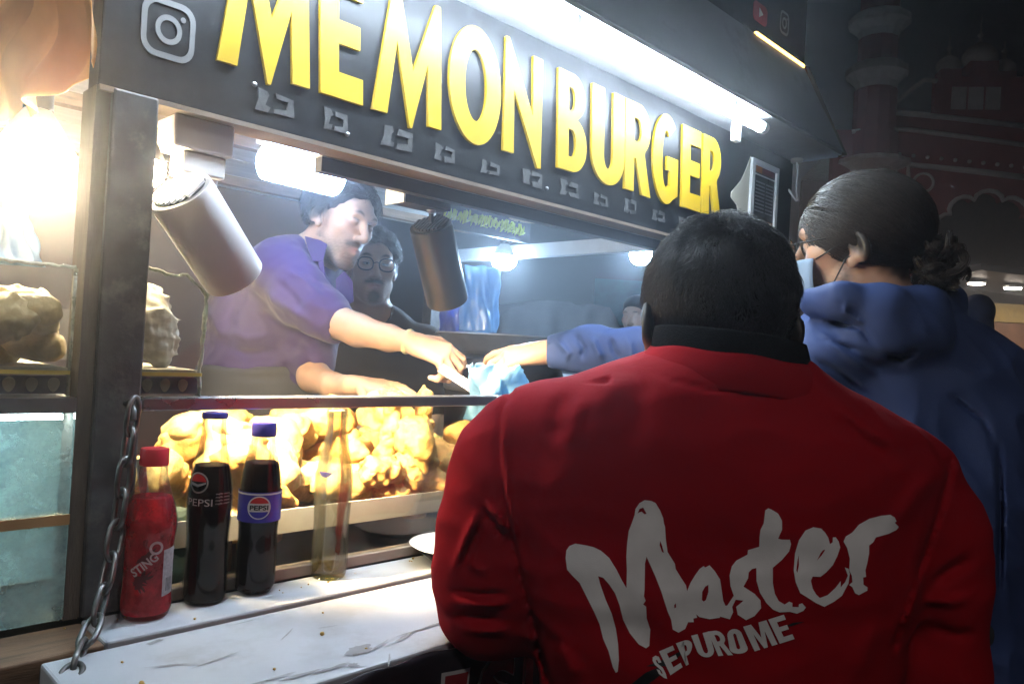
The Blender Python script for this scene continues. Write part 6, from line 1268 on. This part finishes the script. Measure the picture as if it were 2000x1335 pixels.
V, F = outline_mesh([[(S0-1.2, 0), (S0+9, 0), (S0+9, zc), (S0-1.2, zc)], ar1, ar2], extrude=.15); mobj('front_wall', [mw(v[0], v[2], v[1]) for v in V], F, m_mred, mq)
V, F = outline_mesh([[(S0-.05, zc), (S0+9, zc), (S0+9, zt), (S0-.05, zt)]], extrude=.12); mobj('parapet', [mw(v[0], v[2]-.3, v[1]) for v in V], F, m_mred, mq)
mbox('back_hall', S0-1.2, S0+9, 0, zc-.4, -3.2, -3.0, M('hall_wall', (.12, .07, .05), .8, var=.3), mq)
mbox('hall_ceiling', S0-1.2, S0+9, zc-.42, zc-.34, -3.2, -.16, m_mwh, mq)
for px_, w_, o_, nm in (([(1735, 214), (1860, 226), (2010, 243)], .06, -.14, 'cornice'), ([(1660, 262), (1700, 256), (1770, 258), (1880, 272), (2010, 290)], .055, .17, 'cornice'), ([(1770, 395), (1768, 325), (1900, 338), (2010, 352)], .07, .17, 'frame_trim'), ([(1735, 198), (1755, 196), (1785, 170), (1810, 152), (1835, 154)], .05, -.14, 'scroll_trim')): mline(nm, px_, w_, o_)
for ar in (ar1, ar2): MB().tube([mw(p_[0], .17, p_[1]) for p_ in ar[1:-1]], .05, 6).build('arch_trim', m_mwh, mq, smooth=True)
for i in range(12): p_ = mp_(1752+i*27, 305+i*2.8); MB().sphere(mw(p_[0], .16, p_[1]), .045, 8, 6).build('stud', m_mwh, mq, smooth=True)
for u, v in ((1798, 360), (2050, 392)): p_ = mp_(u, v); MB().tube([mw(p_[0]+.2*math.cos(a), .17, p_[1]+.2*math.sin(a)) for a in np.linspace(0, 2*math.pi, 24)[:-1]], .03, 6, closed=True).build('roundel', m_mwh, mq, smooth=True)
mbox('gable', mp_(1835, 200)[0], mp_(1835, 200)[0]+2.6, zt, mp_(1850, 140)[1], -.5, -.3, m_mred); 
for k in range(3): s_ = mp_(1868+k*34, 200)[0]; mbox('gable_panel', s_, s_+.3, zt+.12, zt+.62, -.3, -.27, m_mwh)
def dome(u, v, r, H):
    s_, z_ = mp_(u, v); mbox('dome_drum', s_-r*.8, s_+r*.8, zt-.05, z_, -.9, -.9+r*1.6, m_mred)
    dm = MB().lathe([(r*.75, -.06), (r*.82, 0), (r, r*.35), (r*.98, r*.7), (r*.7, r*1.1), (r*.3, r*1.35), (r*.06, r*1.5)], mw(s_, -.9+r*.8, z_), n=24).build('dome', m_mwh, mq, smooth=True)
    MB().lathe([(.05, 0), (.03, .1), (.07, .16), (.02, .22), (.015, H)], mw(s_, -.9+r*.8, z_+r*1.45), n=10).build('finial', m_mwh, dm, smooth=True)
dome(1877, 118, .26, .45); dome(1937, 108, .36, .6); dome(1990, 122, .24, .4)
# minaret
ms_, mz_ = mp_(1702, 360); 
mn_ = MB().lathe([(.52, 0), (.52, mp_(1700, 262)[1]), (.45, mp_(1700, 262)[1]+.02), (.45, mp_(1712, 178)[1]), (.42, mp_(1712, 178)[1]+.01), (.4, mp_(1722, -120)[1])], mw(ms_, -.05, 0), n=12).build('minaret', m_mred, mq)
for v0, v1, r in ((180, 128, .5), (78, 30, .5), (-30, -75, .5), (345, 312, .62)):
    z0, z1_ = mp_(1705, v0)[1], mp_(1705, v1)[1]; MB().lathe([(r*.82, 0), (r*.9, (z1_-z0)*.3), (r*1.18, (z1_-z0)*.55), (r*1.3, (z1_-z0)*.62), (r*1.3, (z1_-z0)*.85), (r*1.1, (z1_-z0)*.88), (r*1.1, (z1_-z0))], mw(ms_, -.05, z0), n=12).build('balcony', m_mwh, mn_)
# lit shop under the arcade: downlights
for k, (u, v) in enumerate(((1907, 553), (1978, 562), (2060, 572), (2150, 584), (2260, 598))):
    p_ = onD(u, v, 13.2); dl = thing('downlight', p_, 'round white downlight glowing under the far shop canopy', 'downlight', 'downlights of the far shop'); MB().lathe([(.13, 0), (.13, .02)], p_, (0, 0, -1), 18).build('lens', EM('downlight_glow', (1, .86, .72), 38), dl); MB().lathe([(.15, -.04), (.15, .0)], p_, (0, 0, -1), 18).build('rim', m_greymetal, dl)
a_, b_ = onD(1840, 545, 13.3), onD(2400, 615, 13.3); up_ = np.array([0, 0, .1]); cp = thing('shop_canopy', a_*np.array([1, 1, 0]), 'dark flat canopy over the far lit shop', 'canopy')
MB().obox(a_+up_, b_+up_, 2.2, .1).build('slab', m_dark, cp)
for e_ in (a_, b_): MB().cyl((e_[0], e_[1], 0), e_+up_-[0, 0, .055], .06, n=10).build('column', m_dark, cp)
ws = thing('lit_shop', onD(1960, 640, 14.2)*np.array([1, 1, 0]), 'warm brown shop front with yellow fascia lit by downlights', 'shop'); a2_, b2_ = onD(1870, 640, 14.2), onD(2420, 700, 14.2)
def sbox(nm, t0, t1, z0, z1, dpt, mt): pa = a2_+(b2_-a2_)*t0; pb = a2_+(b2_-a2_)*t1; MB().obox((pa[0], pa[1], (z0+z1)/2), (pb[0], pb[1], (z0+z1)/2), dpt, z1-z0).build(nm, mt, ws)
sbox('wall', 0, 1, 0, 2.45, .1, M('shop_brown', (.28, .15, .09), .7, var=.3, scale=4)); sbox('fascia', .0, 1, 2.46, 2.8, .16, M('shop_yellow', (.5, .36, .12), .6, var=.1)); sbox('counter', .15, .6, 0, 1.0, .7, m_ply); sbox('door', .7, .85, 0, 2.1, .14, m_dark)
# ------------------------------------------------------------------ parked motorcycle by the blue jacket
b0 = onZ(2030, 1900, 0) if False else onD(2045, 1000, 2.9); bx_, by_ = b0[0], b0[1]; mc = thing('motorcycle', (bx_, by_, 0), 'parked motorcycle with chrome fender beside the person in blue', 'motorcycle'); dv_ = np.array([.75, -.66, 0]); sd_ = np.array([.66, .75, 0])
def mc_p(a, b, z): return np.array([bx_, by_, 0])+dv_*a+sd_*b+np.array([0, 0, z])
for a in (-.62, .62):
    wh = MB().lathe([(.24, -.035), (.29, -.045), (.305, -.02), (.305, .02), (.29, .045), (.24, .035)], mc_p(a, 0, .305), sd_, 32).build('wheel', m_dark, mc, smooth=.7); MB().lathe([(.21, -.02), (.24, -.03), (.24, .03), (.21, .02)], mc_p(a, 0, .305), sd_, 32, cap=False).build('rim', m_steel, wh, smooth=.6)
    for k in range(12): an = k*math.pi/6; MB().cyl(mc_p(a, 0, .305), mc_p(a+.22*math.cos(an), 0, .305+.22*math.sin(an)), .004, n=5).build('spoke', m_steel, wh)
    MB().tube([mc_p(a+.34*math.cos(t_), 0, .305+.34*math.sin(t_)) for t_ in np.linspace(.4, 2.7, 14)], .05, 8).build('fender', m_steel, mc, smooth=True)
V, F = sdf_mesh(union([f_cap((-.05, 0, .78), (.22, 0, .82), .11, .12)], .02), (-.3, -.2, .5), (.45, .2, 1.05), .014); mobj('fuel_tank', [mc_p(*v) for v in V], F, M('tank_red', (.22, .02, .02), .3, coat=.5), mc, True)
V, F = sdf_mesh(union([f_cap((-.62, 0, .82), (-.1, 0, .78), .09, .09)], .02), (-.8, -.15, .6), (.1, .15, 1.0), .014); mobj('seat', [mc_p(*v) for v in V], F, m_dark, mc, True)
MB().obox(mc_p(-.15, 0, .45), mc_p(.2, 0, .5), .2, .3).build('engine', m_greymetal, mc, bevel=.03); MB().tube([mc_p(.62, .0, .305), mc_p(.45, 0, .8), mc_p(.42, 0, .98)], .03, 8).build('fork', m_steel, mc, smooth=True); MB().tube([mc_p(.3, -.34, 1.02), mc_p(.42, -.12, 1.0), mc_p(.42, .12, 1.0), mc_p(.3, .34, 1.02)], .014, 8).build('handlebar', m_steel, mc, smooth=True); MB().sphere(mc_p(.55, 0, .92), .09, 16, 10).build('headlight', m_white, mc, smooth=True); MB().cyl(mc_p(-.1, .16, .28), mc_p(-.85, .18, .36), .04, .05, 12).build('exhaust', m_steel, mc, smooth=.6); MB().tube([mc_p(-.6, 0, .31), mc_p(-.1, 0, .4), mc_p(.1, 0, .72), mc_p(.42, 0, .9)], .025, 8).build('frame', m_dark, mc, smooth=True)
# ------------------------------------------------------------------ smoky air, also put in for the lens glow round the lamps
hz = MB().box((-58, -58, -1.3), (88, 88, 30)).build('haze', None); tag(hz, 'thin cooking smoke in the night air, spread to imitate lens glow', 'smoke', kind='stuff')
hm = bpy.data.materials.new('haze'); hm.use_nodes = True; t = hm.node_tree; t.nodes.clear(); o = t.nodes.new('ShaderNodeOutputMaterial'); v = t.nodes.new('ShaderNodeVolumePrincipled')
v.inputs['Color'].default_value = (.9, .93, 1, 1); v.inputs['Density'].default_value = .019; v.inputs['Anisotropy'].default_value = .86; t.links.new(v.outputs[0], o.inputs['Volume']); hz.data.materials.append(hm)

sk = MB().sphere((.66, 1.42, 1.72), 1., 40, 24, (.88, .76, .5)).build('glare_smoke', None, None, smooth=True); tag(sk, 'smoke under the stall roof, added to imitate lens glare', 'smoke', kind='stuff')  # denser smoke ellipsoid added to veil the stall like lens glare
sm_ = bpy.data.materials.new('glare_smoke'); sm_.use_nodes = True; t = sm_.node_tree; t.nodes.clear(); o = t.nodes.new('ShaderNodeOutputMaterial'); v = t.nodes.new('ShaderNodeVolumePrincipled')
v.inputs['Color'].default_value = (.95, .95, 1, 1); v.inputs['Density'].default_value = .085; v.inputs['Anisotropy'].default_value = .7; t.links.new(v.outputs[0], o.inputs['Volume']); sk.data.materials.append(sm_)
